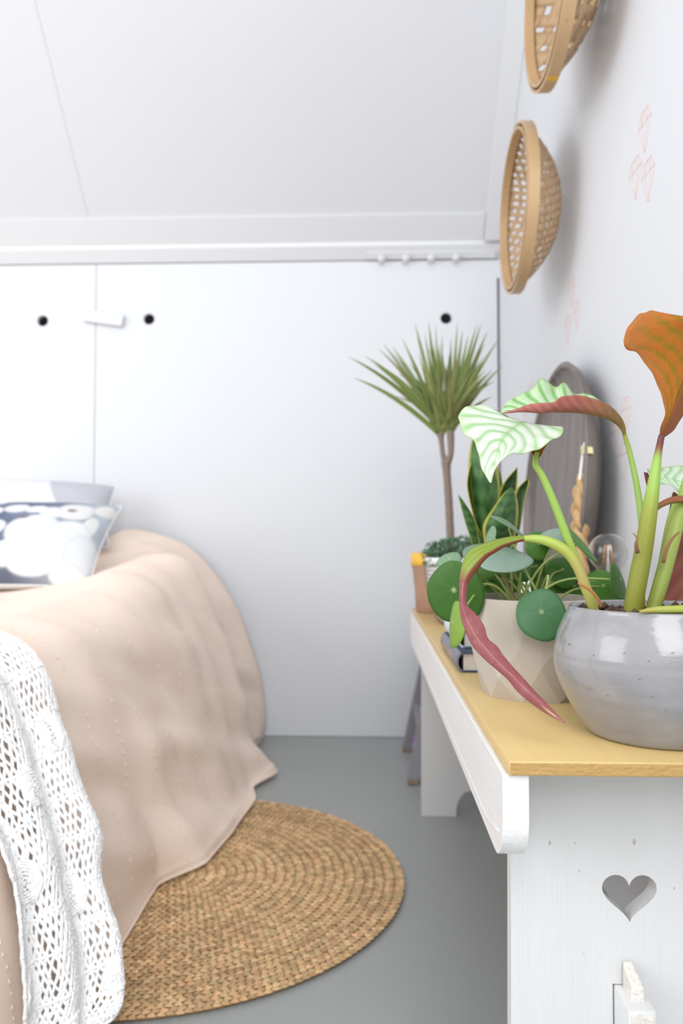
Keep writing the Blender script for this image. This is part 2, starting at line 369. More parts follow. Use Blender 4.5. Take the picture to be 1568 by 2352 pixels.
# ================================================================== BENCH
BT, BX0, BX1, BY0, BY1 = .52, .113, .397, .649, 2.105
LX0, LX1, LY = .134, .376, .76
be = thing('bench', ((BX0 + BX1) / 2, 1.38, 0), 'long low white wooden bench with an ochre painted top along the right wall', 'bench')
m = MB().box((BX0, BY0 + .0006, BT - .0125), (BX1, BY1, BT), .0022).build('seat_board', M['ochre'], be, angle=40)
MB().box((BX0 + .0015, BY0 - .0004, BT - .0110), (BX1 - .0015, BY0 + .004, BT - .0015), .0004).build('end_grain', M['ochre_end_dim'], be, smooth=False)
def apron(xa, xb, side):
    zt, zb_ = BT - .0126, .430; ya, yb = BY0 + .006, BY1 - .006; r = .042
    loop = [(ya, zt), (yb, zt)]
    for k in range(0, 11): a = k / 10 * PI / 2; loop.append((yb - .0 - r * (1 - math.cos(a)), zb_ + r - r * math.sin(a)))
    for k in range(10, -1, -1): a = k / 10 * PI / 2; loop.append((ya + r * (1 - math.cos(a)), zb_ + r - r * math.sin(a)))
    o = MB().plate(loop, [], lambda u, v, w: (xa + w, u, v), xb - xa).build('apron', M['apron'], be, angle=35)
    bv = o.modifiers.new('bevel', 'BEVEL'); bv.width = .0022; bv.segments = 2; bv.limit_method = 'ANGLE'
    # beaded line above the lower edge
    xo = xa if side < 0 else xb
    pts = [(xo, ya + .02, zb_ + .024)] + [(xo, ya + .02 + (yb - ya - .04) * k / 20, zb_ + .012) for k in range(1, 20)] + [(xo, yb - .02, zb_ + .024)]
    MB().tube(cat(pts, 60), .0011, 6).build('bead', M['bench'], be)
apron(BX0 - .004, BX0 + .0175, -1); apron(BX1 - .0175, BX1 + .004, 1)
hc = P(1445, 2050, LY)
def heart(cx, cz, w):
    pts = []
    for k in range(40):
        a = 2 * PI * k / 40; x = 16 * math.sin(a) ** 3; z = 13 * math.cos(a) - 5 * math.cos(2 * a) - 2 * math.cos(3 * a) - math.cos(4 * a)
        pts.append((cx + x / 32 * w, cz + z / 32 * w * .96))
    return pts
tz = P(1447, 2262, LY)[2]; tx = P(1410, 2300, LY)[0]; tx2 = tx + .0255
def leg(y0, front):
    cx = (LX0 + LX1) / 2; ar = .036; zt = BT - .0127; zi = .4285
    xi0, xi1 = BX0 + .018, BX1 - .018
    loop = [(LX0 - .003, 0), (cx - ar, 0)]
    loop += [(cx - ar * math.cos(a), .012 + .052 * math.sin(a)) for a in np.linspace(0, PI, 13)]
    loop += [(cx + ar, 0), (LX1 + .003, 0), (LX1, zi), (xi1, zi + .0005), (xi1, zt), (xi0, zt), (xi0, zi + .0005), (LX0, zi)]
    holes = [heart(hc[0], hc[2] - .002, .051), [(tx - .0012, tz - .07), (tx2 + .0012, tz - .07), (tx2 + .0012, tz + .0006), (tx - .0012, tz + .0006)]]
    o = MB().plate(loop, holes, lambda u, v, w: (u, y0 + w, v), .02).build('leg_board', M['bench'], be, angle=30)
    bv = o.modifiers.new('bevel', 'BEVEL'); bv.width = .0013; bv.segments = 2; bv.limit_method = 'ANGLE'; bv.angle_limit = .8
leg(LY, True); leg(2.02, False)
for (px, py, kr) in ((1456, 1934, .0026), (1262, 1936, .0021), (1320, 1937, .0012), (1330, 2000, .0010), (1548, 2040, .0012), (1340, 2190, .0009)):
    q = P(px, py, LY); m = MB(); m.lathe([(kr * .8, 0), (kr * .65, .0002), (kr * .3, .0003), (1e-5, .00035)], 12)
    m.v = [(q[0] + x * .7, LY - .00005 - z, q[2] + y * 1.3) for x, y, z in m.v]; m.build('wood_knot', mat('knot_paint', (.45, .44, .425), .6), be)
o = MB().box((tx + .0002, LY - .040, tz - .0685), (tx2 - .0002, 2.08, tz - .0006), .002).build('stretcher', M['bench'], be, angle=40)
MB().box((tx + .003, LY - .0412, tz - .066), (tx2 - .003, LY - .0395, tz - .004), .0005).build('stretcher_end', M['rawgrain'], be, smooth=False)
wz = P(1450, 2222, LY - .018)[2]
wd = MB(); w0, w1 = tx + .006, tx + .0205
wd.add([(w0, LY - .003, tz - .02), (w1, LY - .003, tz - .02), (w1, LY - .019, tz - .02), (w0, LY - .019, tz - .02),
        (w0 + .001, LY - .003, tz + .024), (w1 - .004, LY - .003, tz + .024), (w1 - .001, LY - .026, tz + .012), (w0 + .003, LY - .026, tz + .012),
        (w0, LY - .026, tz - .001), (w1, LY - .026, tz - .001)],
       [[0, 1, 2, 3], [4, 5, 6, 7], [0, 4, 7, 8, 3], [1, 2, 9, 6, 5], [0, 1, 5, 4], [3, 8, 9, 2], [8, 7, 6, 9]])
o = wd.build('wedge', M['rawgrain'], be, smooth=False)
bv = o.modifiers.new('bevel', 'BEVEL'); bv.width = .002; bv.segments = 2

# ================================================================== FLOOR THINGS
# grey stool behind the bench
q1 = PZ(932, 1722, 0); q2 = PZ(958, 1806, 0)
st = thing('step_stool', (.22, 2.40, 0), 'small grey painted wooden stool with splayed legs behind the far bench end', 'stool')
def bar(p, q, w, d, nm, m_):
    p = np.array(p, float); q = np.array(q, float); a = (q - p) / np.linalg.norm(q - p); u = np.array([1.0, 0, 0]); u -= a * (u @ a); u /= np.linalg.norm(u); v = np.cross(a, u); vs = []
    for e in (p, q):
        for (i, j) in ((-1, -1), (1, -1), (1, 1), (-1, 1)): vs.append(e + u * i * w / 2 + v * j * d / 2)
    return MB().add(vs, [[3, 2, 1, 0], [4, 5, 6, 7], [0, 1, 5, 4], [1, 2, 6, 5], [2, 3, 7, 6], [3, 0, 4, 7]]).build(nm, m_, st, smooth=False)
yA, yB = q1[1] - .01, q2[1] + .01
for xs, s_ in ((q1[0] + .005, 1), (q1[0] + .28, -1)):
    for yy, d in ((yA, -.06), (yB + .02, .05)):
        bar((xs, yy, .012), (xs + s_ * .075, yy + d, .395), .030, .045, 'leg', M['grey_paint'])
        bar((xs - s_ * .0024, yy - d * .032, 0), (xs, yy, .0118), .030, .045, 'worn_foot', M['wornwood'])
    bar((xs + s_ * .027, yB + .05, .15), (xs + s_ * .027, yA - .03, .15), .018, .04, 'stretcher', M['grey_paint'])
MB().box((q1[0] + .03, yB - .02, .396), (q1[0] + .26, yA + .03, .42), .004).build('seat', M['grey_paint'], st, angle=40)
# small purple and white box on the floor
bq = PZ(955, 1752, 0)
bxo = thing('gift_box', (bq[0] + .05, 2.46, 0), 'small white box with purple edges on the floor behind the bench leg', 'box')
bx0 = bq[0] - .010
MB().box((bx0, 2.43, 0), (bx0 + .09, 2.49, .072), .001).build('box_body', M['white_pot'], bxo, smooth=False)
MB().box((bx0 - .001, 2.429, .0725), (bx0 + .091, 2.491, .086), .001).build('box_lid', M['purple'], bxo, smooth=False)
for yy in (2.4292, 2.4908): MB().box((bx0 - .0015, yy - .001, .003), (bx0 + .009, yy + .001, .0718)).build('purple_stripe', M['purple'], bxo, smooth=False)

# braided jute rug
RC = (-.419, 1.631); RR = .49
rug = thing('round_rug', (RC[0], RC[1], 0), 'round braided jute rug on the grey floor, half under the bedspread', 'rug')
rnd = random.Random(4)
nr = 24; wd_ = RR / nr
unit = []
for i, (l, w, z) in enumerate(((-.62, 0, .0), (-.30, .80, .75), (.15, 1.0, 1.0), (.62, 0, .35), (.15, -1.0, 1.0), (-.30, -.80, .75), (0, 0, 1.25))): unit.append((l, w, z))
uf = [[6, 0, 1], [6, 1, 2], [6, 2, 3], [6, 3, 4], [6, 4, 5], [6, 5, 0]]
MB().lathe([(RR - .008, .0006), (RR - .004, .003), (RR - .008, .0052), (.001, .0052)], 64, (RC[0], RC[1], 0)).build('rug_base', mat('jute_dark', (.34, .20, .085), .95), rug)
for ri in range(nr):
    r0 = (ri + .5) * wd_; m = MB(); n = max(6, int(2 * PI * r0 / .0135)); tone = rnd.uniform(.85, 1.12)
    for k in range(n):
        a = 2 * PI * (k + .5 * rnd.random() * .3) / n
        for sd in (-1, 1):
            aa = a + (PI / n if sd > 0 else 0); f_ = tone * rnd.uniform(.72, 1.22); red = rnd.uniform(.9, 1.08)
            c_ = (.78 * f_, .52 * f_ * red, .275 * f_ * red); rr = r0 + sd * wd_ * .24; L_ = .0135 * .95; W_ = wd_ * .31
            ct, s2 = math.cos(aa), math.sin(aa); ca, sa = math.cos(sd * .42), math.sin(sd * .42); vs = []
            hgt = .0026 * rnd.uniform(.75, 1.3)
            for l, w, z in unit:
                tl = l * L_; tw = w * W_; tt = tl * ca - tw * sa; rn = tl * sa + tw * ca
                vs.append((RC[0] + (rr + rn) * ct - tt * s2, RC[1] + (rr + rn) * s2 + tt * ct, .0052 + max(-.001, z * hgt)))
            m.add(vs, uf, 0, [c_] * 7)
    m.build('braid', M['jute'], rug, smooth=True)
    COL.objects[-1]['kind'] = 'stuff' if ri > 2 else 'stuff'

# ================================================================== BED COVER
sec = [
 (2.775, [(-2.0, .640), (-1.30, .640), (-1.0, .665), (-.865, .735), (-.67, .690), (-.552, .585), (-.46, .435), (-.390, .235), (-.366, .09), (-.374, .014)]),
 (2.62,  [(-2.0, .625), (-1.30, .625), (-1.0, .640), (-.86, .700), (-.69, .670), (-.585, .570), (-.505, .425), (-.445, .235), (-.405, .09), (-.385, .014)]),
 (2.47,  [(-2.0, .605), (-1.30, .605), (-1.0, .610), (-.82, .645), (-.69, .650), (-.615, .560), (-.545, .415), (-.495, .235), (-.45, .09), (-.395, .014)]),
 (2.33,  [(-2.0, .590), (-1.30, .585), (-1.0, .580), (-.80, .610), (-.65, .655), (-.530, .620), (-.435, .420), (-.368, .200), (-.315, .055), (-.274, .016)]),
 (2.19,  [(-2.0, .580), (-1.30, .575), (-1.0, .570), (-.80, .597), (-.655, .635), (-.54, .585), (-.455, .400), (-.392, .197), (-.345, .058), (-.322, .017)]),
 (2.08,  [(-2.0, .570), (-1.30, .562), (-1.0, .560), (-.80, .585), (-.66, .615), (-.55, .560), (-.47, .385), (-.405, .195), (-.345, .06), (-.302, .018)]),
 (1.86,  [(-2.0, .560), (-1.30, .555), (-1.0, .552), (-.80, .560), (-.67, .575), (-.56, .525), (-.485, .365), (-.42, .190), (-.36, .06), (-.322, .018)]),
 (1.68,  [(-2.0, .555), (-1.30, .550), (-1.0, .548), (-.80, .550), (-.68, .553), (-.57, .505), (-.495, .355), (-.435, .190), (-.375, .06), (-.345, .018)]),
 (1.56,  [(-2.0, .555), (-1.30, .550), (-1.0, .547), (-.80, .547), (-.68, .546), (-.575, .497), (-.505, .350), (-.46, .190), (-.435, .06), (-.422, .018)]),
 (1.32,  [(-2.0, .555), (-1.30, .550), (-1.0, .545), (-.80, .543), (-.69, .540), (-.585, .490), (-.515, .345), (-.465, .190), (-.432, .06), (-.420, .018)]),
 (1.00,  [(-2.0, .555), (-1.30, .550), (-1.0, .545), (-.80, .540), (-.70, .535), (-.595, .485), (-.525, .340), (-.475, .190), (-.447, .06), (-.435, .012)]),
 (.60,   [(-2.0, .555), (-1.30, .550), (-1.0, .545), (-.80, .540), (-.70, .535), (-.605, .480), (-.545, .335), (-.505, .190), (-.490, .06), (-.485, .012)]),
]
secy = np.array([s[0] for s in sec]); secp = np.array([s[1] for s in sec])
NS = 121
secs = np.array([cat(q, NS) for q in secp])            # (section, s, xz)
def bed_raw(y, s):                                     # s in 0..1 along the cross-section
    u = s * (NS - 1); j = min(int(u), NS - 2); fu = u - j
    k = int(np.searchsorted(-secy, -y)); k = min(max(k, 1), len(secy) - 1)
    y0, y1_ = secy[k - 1], secy[k]; t = (y - y0) / (y1_ - y0); t = t * t * (3 - 2 * t) * .6 + t * .4
    A = secs[k - 1, j] * (1 - fu) + secs[k - 1, j + 1] * fu; B = secs[k, j] * (1 - fu) + secs[k, j + 1] * fu
    q = A * (1 - t) + B * t; return np.array([q[0], y, q[1]])
def bed_surf(y, s, off=0):
    p = bed_raw(y, s); e = .004
    a = bed_raw(y, min(1, s + e)) - bed_raw(y, max(0, s - e)); c_ = bed_raw(min(2.77, y + .01), s) - bed_raw(max(.61, y - .01), s)
    n = np.cross(c_, a); n /= np.linalg.norm(n) + 1e-9
    if n[0] + n[2] < 0: n = -n
    side = min(1, max(0, (s - .40) / .25)); low = min(1, max(0, (s - .6) / .3)); wall = min(1, (2.79 - y) / .12)
    d = 0
    # diagonal drag folds, broad billows, small wrinkles
    w = y * 5.2 + p[2] * 4.6
    d += side * .021 * nz(w * .9, p[2] * 1.2, 3.1) + side * .016 * nz(y * 3.0 + p[2] * 9, y * 1.3 - p[2] * 2.5, 7)
    d += side * .009 * nz(y * 9 + p[2] * 14, p[2] * 5 - y * 5, 1.7)
    d += .006 * nz(y * 3.3, p[0] * 3.1, 9.2) + .0022 * nz(y * 14, p[0] * 11 + p[2] * 12, 4.4)
    d += low * .012 * math.sin(y * 17 + 1.3 * nz(y * 4, 0, 2)) * (0.4 + .6 * nz(y * 2.2, 1, 5))
    end = min(1, max(0, (1 - s) / .04)); d = d * wall * (.25 + .75 * end) + off
    q = p + n * d
    if s > .9: q[2] = max(q[2], .0125 + off * .5)
    q[1] = min(q[1], WY - .006); return q
ny, nsx = 210, 150
ys = np.linspace(2.775, .60, ny); ss = np.concatenate([np.linspace(0, .35, 30, endpoint=False), np.linspace(.35, 1, nsx - 30)])
G = np.array([[bed_surf(y, s) for s in ss] for y in ys])
bs = thing('bedspread', (-.9, 1.7, 0), 'peach linen bedspread draped over the bed and hanging to the floor', 'bedspread')
m = MB(); m.shell(G, .0035, None, None); m.build('cloth', M['linen'], bs)
# rows of small raised stitches
tuft = MB(); rnd = random.Random(9)
for sy in np.arange(.8, 2.75, .105):
    for s_ in np.arange(.40, .97, .0135):
        if rnd.random() < .25: continue
        y = sy + .012 * nz(s_ * 6, sy * 9, 0) + rnd.uniform(-.002, .002)
        a = bed_surf(y, s_, .0022); b_ = bed_surf(y + rnd.uniform(-.003, .003), s_ + rnd.uniform(.003, .007), .0022)
        tuft.tube([a, (a + b_) / 2 + (0.0006, 0, .0006), b_], [.0007, .0012, .0007], 5)
o = tuft.build('raised_stitches', mat('peach_thread', (.86, .66, .53), .9), bs); o['kind'] = 'stuff'
# hem roll along the lower edge
hem = [bed_surf(y, 1.0, .001) for y in np.linspace(2.77, .62, 170)]
MB().tube(hem, .0030, 6).build('hem', M['linen'], bs)

# ================================================================== PILLOWS
def pillow(name, label, bl, br, tl, tr, thick, colf, nu=110):
    bl, br, tl, tr = map(lambda q: np.array(q, float), (bl, br, tl, tr))
    nrm_ = np.cross(br - bl, tl - bl); nrm_ /= np.linalg.norm(nrm_)
    us = np.linspace(-1, 1, nu)
    def surf(sg):
        out = np.zeros((nu, nu, 3))
        for i, v in enumerate(us):
            for j, u in enumerate(us):
                uu = u * (1 - .07 * (1 - v * v) * abs(u) ** 3); vv = v * (1 - .07 * (1 - u * u) * abs(v) ** 3)
                a, b_ = (uu + 1) / 2, (vv + 1) / 2
                p = (bl * (1 - a) + br * a) * (1 - b_) + (tl * (1 - a) + tr * a) * b_
                h = thick * ((1 - u ** 4) * (1 - v ** 4)) ** .62 * (1 - .12 * (u * u + v * v))
                w = .004 * nz(u * 2.5, v * 2.5, sg * 3) * (1 - u ** 6) * (1 - v ** 6)
                out[i, j] = p + nrm_ * sg * (h / 2 + w)
        return out
    m = MB(); A = surf(1); B = surf(-1)
    cols = np.array([[colf((u + 1) / 2, (v + 1) / 2) for u in us] for v in us])
    cols = cols * .72; m.grid(A, cols); m.grid(B, np.full((nu, nu, 3), .8), 0, True)
    t = thing(name, (bl + br) / 2, label, 'pillow'); m.build('cushion_cover', M['print'], t)
    e = np.vstack([A[0, :], A[1:, -1], A[-1, -2::-1], A[-2:0:-1, 0]])
    MB().tube(e, .0022, 6, closed=True).build('seam', M['linen'] if False else M['white_pot'], t)
rnd = random.Random(21)
# pebble print in pillow coordinates (u to the right, v up); visible part u > .3
peb = [(.62, .70, .10, .085, 0, (.95, .95, .97)), (.36, .76, .09, .07, .2, (.97, .97, .98)), (.20, .72, .09, .07, 0, (.96, .95, .96)), (.50, .74, .08, .06, 0, (.95, .97, .98)),
       (.76, .74, .13, .14, 0, (.96, .94, .93)), (.94, .83, .07, .10, -.4, (.96, .95, .92)), (.90, .58, .055, .13, -.1, (.95, .96, .95)), (.54, .47, .19, .20, .2, (.97, .97, .98)),
       (.78, .46, .17, .15, 0, (.93, .95, .97)), (.70, .27, .20, .17, 0, (.95, .95, .96)), (.45, .23, .12, .15, 0, (.97, .97, .97)), (.62, .14, .17, .12, 0, (.95, .93, .94)),
       (.90, .26, .12, .22, 0, (.92, .94, .96)), (.85, .07, .13, .10, 0, (.95, .92, .92)), (.25, .50, .12, .11, 0, (.96, .97, .98)), (.27, .30, .10, .12, 0, (.97, .96, .95)),
       (.38, .93, .07, .035, 0, (.94, .90, .92)), (.18, .90, .08, .05, 0, (.96, .96, .97)), (.55, .93, .07, .03, 0, (.85, .90, .93)), (.10, .30, .12, .12, 0, (.95, .95, .96)), (.08, .60, .1, .1, 0, (.95, .95, .96)), (.30, .10, .09, .07, 0, (.93, .90, .90))]
spots = [(.735, .735, .032, .024, (.34, .22, .28)), (.44, .625, .040, .018, (.30, .20, .25)), (.30, .22, .025, .035, (.16, .10, .14)), (.40, .07, .045, .018, (.25, .20, .26))]
def pebbles(u, v):
    n1 = nz(u * 5, v * 5, 2); col = np.array([.20, .24, .33]) + .14 * n1 + max(0, u - .52) * np.array([.85, .88, .85])
    if v < .08: col = np.array([.16, .18, .24]) + max(0, u - .5) * 1.0
    for cx, cy, rx, ry, rot, c_ in peb:
        dx, dy = u - cx, v - cy; x = dx * math.cos(rot) + dy * math.sin(rot); y = -dx * math.sin(rot) + dy * math.cos(rot)
        d = (abs(x / rx / .92) ** 2.3 + abs(y / ry / .92) ** 2.3); k = min(1, max(0, (1.12 - d) / .30)); k = k * k * (3 - 2 * k)
        edge = np.array(c_) * (1 - .22 * min(1, max(0, (d - .45)))) ; col = col * (1 - k) + edge * k
    for cx, cy, rx, ry, c_ in spots:
        d = math.hypot((u - cx) / rx, (v - cy) / ry); k = min(1, max(0, (1.35 - d) / .7)); col = col * (1 - k) + np.array(c_) * k
    return np.clip(col, .02, 1)
b0 = P(206, 1352, 2.06); t0 = P(280, 1163, 2.36)
pillow('pebble_cushion', 'cushion printed with white pebbles on dark blue, lying in front on the bed', (b0[0] - .42, 2.02, b0[2] + .004), b0, (t0[0] - .43, 2.33, t0[2] + .006), t0, .12, pebbles)
def geo(u, v):
    if u > .60 + .05 * math.sin(v * 5): return (.66, .67, .72) if not (abs(u - .88) < .004) else (.6, .6, .65)
    if (u - .30) ** 2 / .10 + (v - .93) ** 2 / .018 > 1.0 and v > .93 and u < .34: return (.72, .62, .34)
    if v < .50 - .3 * u: return (.70, .72, .76) if u > .18 else (.9, .9, .92)
    return (.93, .93, .95)
b1 = P(250, 1250, 2.50); t1 = P(264, 1120, 2.66)
pillow('patterned_cushion', 'pale grey, white and yellow shaped-print cushion standing behind the pebble one', (b1[0] - .46, 2.50, b1[2] - .01), (b1[0] + .0, 2.50, b1[2] - .01), (t1[0] - .46, 2.66, t1[2] + .036), t1 + (.004, 0, .006), .13, geo, 80)

# ================================================================== CROCHET THROW
th = thing('crochet_throw', (-.42, 1.05, 0), 'white openwork crochet throw hanging over the side of the bed', 'throw')
def throw_pt(a, b):                                    # a 0..1 down the cloth, b 0..1 near edge -> far edge
    s = .30 + a * .672
    yf = 1.335 - .25 * max(0, (a - .25) / .75) + .008 * math.sin(a * 9); yn = .955 + .045 * min(1, a * 1.5) - .02 * max(0, a - .7) / .3 + .008 * math.sin(a * 13 + 1)
    f = b + .06 * math.sin(2 * PI * b * 2) * a
    y = yn + (yf - yn) * f
    off = .010 + .014 * (1 + math.sin(2 * PI * (b * 2.2 + .12 + .3 * a))) * min(1, .2 + a * 1.3)
    off += .004 * nz(y * 20, a * 9, 3) + .078 * b * max(0, (a - .3) / .7)
    q = bed_surf(y, s, off); q[2] = max(q[2], .022); return q
na, nb = 76, 30; rnd = random.Random(2)
TP = {}
for i in range(na + 1):
    for j in range(nb + 1):
        a = (i + (rnd.uniform(-.22, .22) if 0 < i < na else 0)) / na; b_ = (j + (.5 if i % 2 else 0) + (rnd.uniform(-.2, .2))) / (nb + .5)
        TP[i, j] = throw_pt(min(1, max(0, a)), min(1, max(0, b_)))
# clusters: closed crochet motifs among the open mesh
ros = [(.34, .55), (.50, .82), (.66, .25), (.72, .66), (.86, .84), (.90, .42), (.55, .45), (.98, .68), (.22, .3), (.80, .12), (.12, .7), (.42, .15), (.99, .2)]
def in_ros(a, b):
    for ca, cb in ros:
        if ((a - ca) / .042) ** 2 + ((b - cb) / .10) ** 2 < 1: return True
    return False
net = MB()
def strand(p, q, r):
    mid = (p + q) / 2 + np.array([rnd.uniform(-.0008, .0008), rnd.uniform(-.0008, .0008), -.0008])
    net.tube([p, mid, q], [r, r * 1.12, r], 5, caps=False)
for i in range(na):
    for j in range(nb + 1):
        dn = .75 + .55 * (.5 + .5 * nz(i * .16, j * .22, 6)); r = .00215 * dn * rnd.uniform(.85, 1.2)
        strand(TP[i, j], TP[i + 1, j], r)
        j2 = j + 1 if i % 2 else j - 1
        if 0 <= j2 <= nb: strand(TP[i, j], TP[i + 1, j2], r)
        if j < nb and (i % 9 in (0, 4) ): strand(TP[i, j], TP[i, j + 1], r * 1.2)
        # knots where the strands meet
        if rnd.random() < .7:
            p = TP[i, j]; net.tube([p - (0, .0024, 0), p, p + (0, .0024, 0)], [.0015, .0036, .0015], 6)
for j in (0, nb):
    net.tube([TP[i, j] for i in range(na + 1)], .0026, 6)
o = net.build('crochet_mesh', M['yarn'], th); o['kind'] = 'stuff'
for ca, cb in ros:
    m = MB(); c0 = throw_pt(ca, cb); e1 = throw_pt(min(1, ca + .02), cb) - throw_pt(ca - .02, cb); e2 = throw_pt(ca, min(1, cb + .06)) - throw_pt(ca, max(0, cb - .06))
    n = np.cross(e2, e1); n /= np.linalg.norm(n); n = n if n[0] - n[1] > 0 else -n
    e1 /= np.linalg.norm(e1); e2 -= e1 * (e1 @ e2); e2 /= np.linalg.norm(e2)
    sp_pts = []                                         # a worked spiral of yarn with a scalloped edge
    for k in range(150):
        A = 2 * PI * k / 24; rr = .0225 * (k / 149) ** .75 * (1 + .06 * math.sin(A * 7)); cc_ = throw_pt(min(1, max(0, ca + rr * math.sin(A) / .75)), min(1, max(0, cb + rr * math.cos(A) / (.43 - .28 * ca))))
        sp_pts.append(cc_ + n * (.003 + .0009 * math.sin(A * 8)))
    m.tube(sp_pts, [.0022 + .0008 * math.sin(k * 1.9) for k in range(150)], 6)
    m.build('crochet_rosette', M['yarn'], th)

# ================================================================== THINGS ON THE BENCH
def leaf_rows(rows, n=40, mcols=17, wav=0.0, wn=7, seed=0, cup=0.0):
    L = cat([P(*r[0]) for r in rows], n); Mi = cat([P(*r[1]) for r in rows], n); R_ = cat([P(*r[2]) for r in rows], n)
    out = np.zeros((n, mcols, 3)); ws = np.linspace(-1, 1, mcols)
    for i in range(n):
        t = i / (n - 1)
        for j, w in enumerate(ws):
            q = Mi[i] + w * (R_[i] - L[i]) / 2 + w * w * ((R_[i] + L[i]) / 2 - Mi[i])
            if wav:
                d = R_[i] - L[i]; dn = np.array([d[2], 0.6 * np.linalg.norm(d), -d[0]]); ln = np.linalg.norm(dn) + 1e-9
                q = q + dn / ln * wav * abs(w) ** 2 * math.sin(t * wn * 2 * PI + seed + (1.3 if w > 0 else 0)) * math.sin(PI * t)
            out[i, j] = q
    return out, np.linspace(0, 1, n), ws
def mix(a, b, k): return tuple(np.array(a) * (1 - k) + np.array(b) * k)
def make_leaf(parent, rows, colA, colB, n=48, mc=21, th_=.0005, m_='leaf', name='leaf', **kw):
    pts, ts, ws = leaf_rows(rows, n, mc, **kw)
    A = [[colA(t, w) for w in ws] for t in ts]; B = [[colB(t, w) for w in ws] for t in ts]
    return MB().shell(pts, th_, A, B).build(name, M[m_], parent)
def make_stem(parent, pts, cols, name='stem', n=24, sides=9, flat=1.0):
    """pts: (px, py, depth, radius px)"""
    c3 = cat([P(a[0], a[1], a[2]) for a in pts], n); rr = cat([[a[3] * a[2] / FOC] for a in pts], n)[:, 0]
    cc = cat(cols, n) if len(cols) > 1 else np.array([cols[0]] * n)
    return MB().tube(c3, np.maximum(rr, 1e-4), sides, cols=np.clip(cc, 0, 1), flat=flat).build(name, M['stem'], parent)

# ---- grey glazed pot with prayer plant
pc = P(1515, 1678, .745); pc = np.array([pc[0], .745, BT])
cal = thing('potted_prayer_plant', pc, 'prayer plant with striped and red-backed leaves in a glossy grey pot', 'plant')
def prof(rs, n=60): return cat(rs, n)
pr = prof([(.060, .0), (.066, .004), (.077, .020), (.0895, .044), (.0952, .066), (.0925, .088), (.0855, .106), (.0815, .114), (.0805, .1172)], 70)
zz = [p for p in pr]
outer = []
for r, z in zz:
    g_ = .0006 * math.exp(-((z - .072) / .0008) ** 2); g2 = .0003 * math.sin(z * 2600) * math.exp(-((z - .040) / .006) ** 2)
    outer.append((r - g_ + g2, z))
inner = [(.0790, .1182), (.0772, .1165), (.0775, .107), (.080, .095)]
MB().lathe(list(outer) + inner, 96, pc).build('pot', M['glaze'], cal)
# pin holes in the glaze
pits = MB()
for (px, py) in ((1309, 1478), (1365, 1504), (1397, 1597), (1308, 1480), (1436, 1500), (1492, 1518), (1530, 1630), (1470, 1560), (1500, 1600), (1355, 1580), (1545, 1500)):
    v = ray(px, py); best = None
    for d in np.linspace(.6, .745, 300):
        q = P(px, py, d); h = q[2] - BT
        if 0 < h < .116:
            r = np.interp(h, [p[1] for p in outer], [p[0] for p in outer])
            if math.hypot(q[0] - pc[0], q[1] - pc[1]) < r: best = q; break
    if best is not None: pits.tube([best - (.0018, 0, .0003), best, best + (.0018, 0, -.0004)], [.0002, .0005, .0002], 6)
pits.build('glaze_pits', mat('pit', (.16, .15, .15), .6), cal)['kind'] = 'stuff'
sb = MB(); rnd = random.Random(6)
GN = 25; gp = np.zeros((GN, GN, 3))
sp = []
sb.lathe([(.0765, .1075), (.06, .110), (.03, .112), (1e-5, .1125)], 40, pc)
for k in range(150):
    a = rnd.uniform(0, 2 * PI); r = .072 * math.sqrt(rnd.random()); q = pc + (r * math.cos(a), r * math.sin(a), .110 + rnd.uniform(0, .005)); e = rnd.uniform(.0018, .005)
    sb.tube([q - (e, 0, 0), q + (0, 0, e * .5), q + (e, e * .5, 0)], [e * .4, e * .8, e * .3], 5)
sb.build('soil', M['soil'], cal)

GL = (.56, .78, .50); GLd = (.20, .50, .10); PALE = (.86, .93, .84)
def stripes(n_, k_, base=PALE, st=GLd, lo=.35, mid=(.30, .60, .20), soft=.55):
    def f(t, w):
        a = abs(w); ph = t * n_ - a * k_ + .15 * math.sin(a * 6); v = .5 + .5 * math.cos(2 * PI * ph); v = v ** 2.2
        v2 = (.5 + .5 * math.cos(4 * PI * ph + 1)) ** 4 * .35
        kk = max(v, v2) * soft; c_ = mix(base, st, kk)
        c_ = mix(c_, mid, max(0, 1 - a / .10) * .75)
        e = max(0, (a - .86) / .14); c_ = mix(c_, (.48, .70, .30), e * .6); return c_
    return f
RED = (.42, .10, .085)
# leaf A : pale striped leaf facing forward, tip hanging towards the camera
rowsA = [((1228, 1052, .735), (1234, 1056, .735), (1240, 1050, .735)),
         ((1214, 1032, .745), (1233, 1028, .757), (1258, 1018, .745)),
         ((1178, 985, .757), (1225, 990, .780), (1279, 992, .757)),
         ((1157, 951, .757), (1208, 970, .772), (1292, 979, .752)),
         ((1118, 934, .748), (1192, 974, .752), (1290, 998, .738)),
         ((1082, 931, .738), (1178, 984, .737), (1270, 1009, .724)),
         ((1058, 945, .728), (1167, 993, .724), (1243, 1028, .712)),
         ((1053, 966, .717), (1157, 1003, .712), (1214, 1040, .702)),
         ((1068, 997, .705), (1149, 1018, .701), (1180, 1042, .692)),
         ((1091, 1018, .694), (1143, 1036, .690), (1158, 1052, .683)),
         ((1099, 1047, .683), (1136, 1060, .680), (1143, 1068, .676)),
         ((1107, 1078, .673), (1129, 1084, .671), (1133, 1086, .669)),
         ((1124, 1108, .664), (1126, 1109, .664), (1128, 1108, .664))]
fa = stripes(9.5, 2.0, base=(.84, .92, .82), soft=.72)
brn = lambda t, w: mix((.40, .20, .05), (.50, .22, .10), t)
make_leaf(cal, rowsA, (lambda t, w: fa(t, w)), brn, n=84, mc=31, wav=.0012, wn=8)
